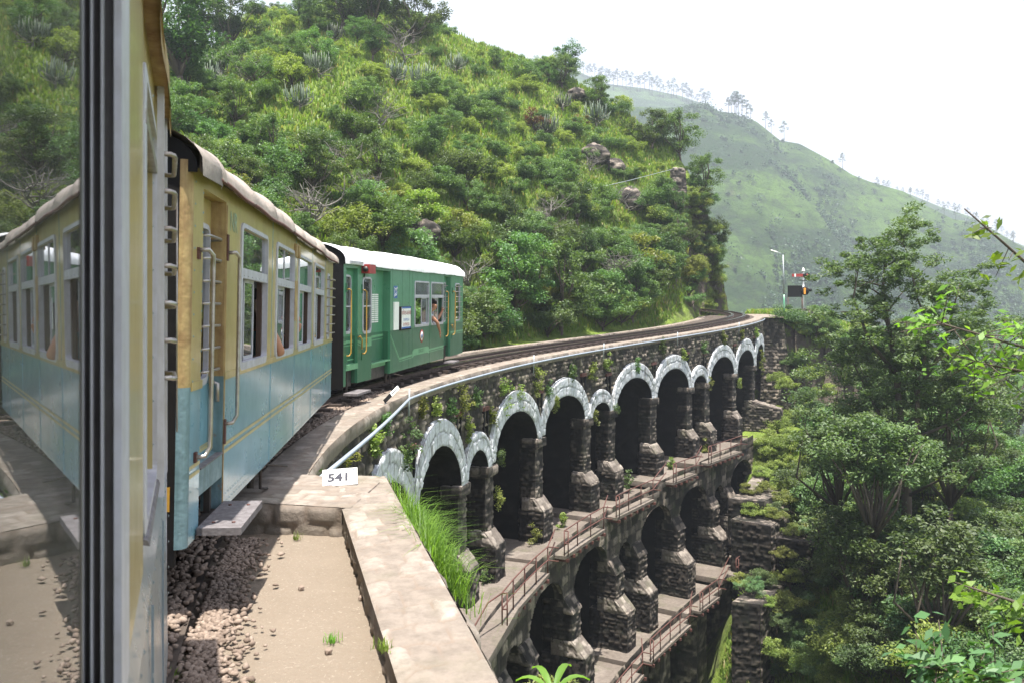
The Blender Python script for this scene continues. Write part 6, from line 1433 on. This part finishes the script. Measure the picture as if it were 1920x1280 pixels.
# loose ballast stones
_ico = [(0, -.52, .85), (0, .52, .85), (0, -.52, -.85), (0, .52, -.85), (.85, 0, .52), (-.85, 0, .52), (.85, 0, -.52), (-.85, 0, -.52), (.52, .85, 0), (-.52, .85, 0), (.52, -.85, 0), (-.52, -.85, 0)]
_if = [(0, 4, 1), (0, 5, 4-4+5, ), ]
import bmesh
bmx = bmesh.new(); bmesh.ops.create_icosphere(bmx, subdivisions=1, radius=1); bmx.verts.ensure_lookup_table(); IV = np.array([v.co[:] for v in bmx.verts]); IF = np.array([[v.index for v in f.verts] for f in bmx.faces]); bmx.free()
def stonesobj(P, r, lab, m, name='loose_ballast'):
    n = len(P); k = len(IV); sc3 = (r*(.6+.8*rng.random(n)))[:, None]*np.stack([.8+.6*rng.random(n), .7+.5*rng.random(n), .5+.4*rng.random(n)], 1)
    V = IV[None]*sc3[:, None, :]*(1+.75*(rng.random((n, k, 1))-.5)); a = rng.random(n)*6.28; ca, sa = np.cos(a)[:, None], np.sin(a)[:, None]
    V = np.stack([V[..., 0]*ca-V[..., 1]*sa, V[..., 0]*sa+V[..., 1]*ca, V[..., 2]+V[..., 0]*.2], -1) + P[:, None, :]
    Fx = (IF[None]+(np.arange(n)*k)[:, None, None]).reshape(-1, 3); o = link(name, fastmesh(name, V.reshape(-1, 3), Fx), None, [m]); tag(o, lab, 'gravel', kind='stuff')
n = 30000; s = rng.uniform(-13.5, 2, n); w_ = rng.uniform(-.15, 2.6, n); g = rng.random(n); Pp = FP(s, -w_, zp(s)-.03)
nearz = (Pp[:, 1] < 6.9); Pp[:, 2] = np.where(nearz & (w_ < .44), -1.80, Pp[:, 2]+.01)
k = ~((s > -7.9) & (w_ < .5)) & ~((s <= -7.9) & (w_ < .36+.12*rng.random(n))); stonesobj(Pp[k], .022, 'loose reddish brown ballast stones beside the rails', M['ballast'])
n = 2600; s = rng.uniform(-13.2, -7.6, n); w_ = .38-np.abs(rng.normal(size=n))*.13; Pp = FP(s, -w_, 0*s-1.80); k = Pp[:, 1] < 6.7; stonesobj(Pp[k], .017, 'small loose stones scattered along the ballast edge', M['ballast'], 'scattered_stones')
for k, (x, y) in enumerate(((-1.42, 5.5), (-1.0, 4.45), (-1.62, 4.75), (-.98, 5.3))):
    mb = MB(); r = .02; mb.add([tuple(Vector(v)*r*(1+.3*random.random())+Vector((x, y, -1.81))) for v in IV], [tuple(int(i) for i in f) for f in IF]); tag(mb.build('loose_stone', M['ballast']), ['brown stone lying alone mid-platform', 'brown stone near the foot of the parapet', 'stone just off the ballast edge', 'small stone near the inner parapet edge'][k], 'stone')

# ------------------------------------------------------------------ distant trees
def pine(seed):
    rg = np.random.default_rng(seed); root = empty('pine_tree'); mb = MB(); h = 9; mb.tube([(0, 0, -1.5), (.1, 0, 4), (.2, 0, h)], [.16, .12, .03], 6); cs = []
    for k in range(16):
        z = h*(.5+.5*k/15); a = rg.random()*6.28; r = (1.7*(1-(k/15)**1.6)+.35)*(.6+.6*rg.random()); e = (math.cos(a)*r, math.sin(a)*r, z+.2); mb.tube([(.15, 0, z-.3), e], [.05, .015], 4); cs.append(e)
    V, Fc = leaves(clumps(np.array(cs), 46, .75, rg, .5), .42, .5, .35, rg); link('crown', fastmesh('crown', V, Fc), root, [M['leafF']]); mb.build('trunk', M['bark'], root); return root
pines = [pine(1), pine(2), pine(3)]; pu = set()
def put_pine(px, D, sc_, lab, grp):
    i = random.randrange(3); o = pines[i] if i not in pu else copytree(pines[i]); pu.add(i)
    x = (px-960)/F*D; o.location = (x, D, float(far_h(np.array([px*1.]), np.array([D*1.]))[0])); o.scale = (sc_,)*3; o.rotation_euler = (0, 0, random.random()*6.28); tag(o, lab, 'pine tree', grp)
rp = random.Random(3)
for k in range(34): put_pine(1092+240*(k+rp.random()*.8)/34, 696+rp.uniform(-14, 3), rp.uniform(1.15, 1.75), 'tall hazy pine of the row on the farthest ridge', 'pines on the farthest ridge')
for px, sc_ in ((1372, .9), (1378, 1.15), (1384, 1.2), (1391, 1.1), (1399, .95), (1407, .8), (1366, .8), (1380, 1.0)): put_pine(px, 418-abs(px-1385)*.2, sc_*1.1, 'pine in the tight clump on the ridge of the second hill', 'clump of pines on the second hill')
put_pine(1435, 419, .95, 'pine left of the lone wide-crowned pine on the ridge', None); put_pine(1446, 418, .8, 'smaller pine between the clump and the wide-crowned pine', None); put_pine(1470, 418, 1.15, 'wide-crowned pine standing on the ridge right of the clump', None); put_pine(1580, 419, .9, 'single pine alone on the long ridge line', None)
for k in range(22): put_pine(1640+270*(k+rp.random()*.7)/22, 690+rp.uniform(-14, 6), rp.uniform(.7, 1.2), 'hazy tree on the low ridge at far right', 'trees on the ridge at far right')
for px in (1707, 1770, 1792, 1830, 1868, 1900): put_pine(px, 418, rp.uniform(.5, .8), 'small tree on the ridge of the second hill near the right edge', 'small trees on the ridge near the right edge')
n = 16000; px = rng.uniform(1060, 2100, n); D = rng.uniform(190, 418, n); t = (D-190)/228; dens = vnoise(px*.018, D*.03, 71)+.55*vnoise(px*.05, D*.08, 72) + np.clip((px-1440)/330, 0, 1.1)*np.clip(1.2-t*1.15, 0, 1) - .12
k = rng.random(n) < np.clip(.12+dens*2.6, .05, 1); px, D = px[k], D[k]; cs = np.stack([(px-960)/F*D, D, far_h(px, D)+.8], 1); r = 1.0+3.4*rng.random(len(cs))**2.5
V, Fq = leaves(clumps(cs, 34, r, rng, .8), .8, .5, .7); o = link('distant_wood', fastmesh('distant_wood', V, Fq), None, [M['leafF']]); tag(o, 'scattered dark shrubs and woods over the far green hills', 'wood', kind='stuff')
mb = MB(); mb.tube([(212, 395, -40), (212, 395, float((H0-458)/F*395))], .25, 5); tag(mb.build('utility_pole', M['galv']), 'thin pale utility pole on the distant dark slope', 'pole')

# ------------------------------------------------------------------ haze
m, nt, b = mat('haze'); nt.nodes.remove(b); pv = N(nt, 'ShaderNodeVolumePrincipled'); pv.inputs['Color'].default_value = (.80, .88, 1, 1); pv.inputs['Density'].default_value = .00095; pv.inputs['Anisotropy'].default_value = .35
nt.links.new(pv.outputs[0], nt.nodes['Material Output'].inputs['Volume']); mb = MB(); mb.box((-700, -220, -420), (1900, 1100, 250)); o = mb.build('haze', m); tag(o, 'thin pale summer haze filling the valley air', 'haze', kind='stuff')
for p_, ls_ in protos.items():
    for i, o in enumerate(ls_):
        if (p_, i) not in used:
            for ch in list(o.children): bpy.data.objects.remove(ch)
            bpy.data.objects.remove(o)
for o in list(sc.objects):
    if '_u' in o: del o['_u']
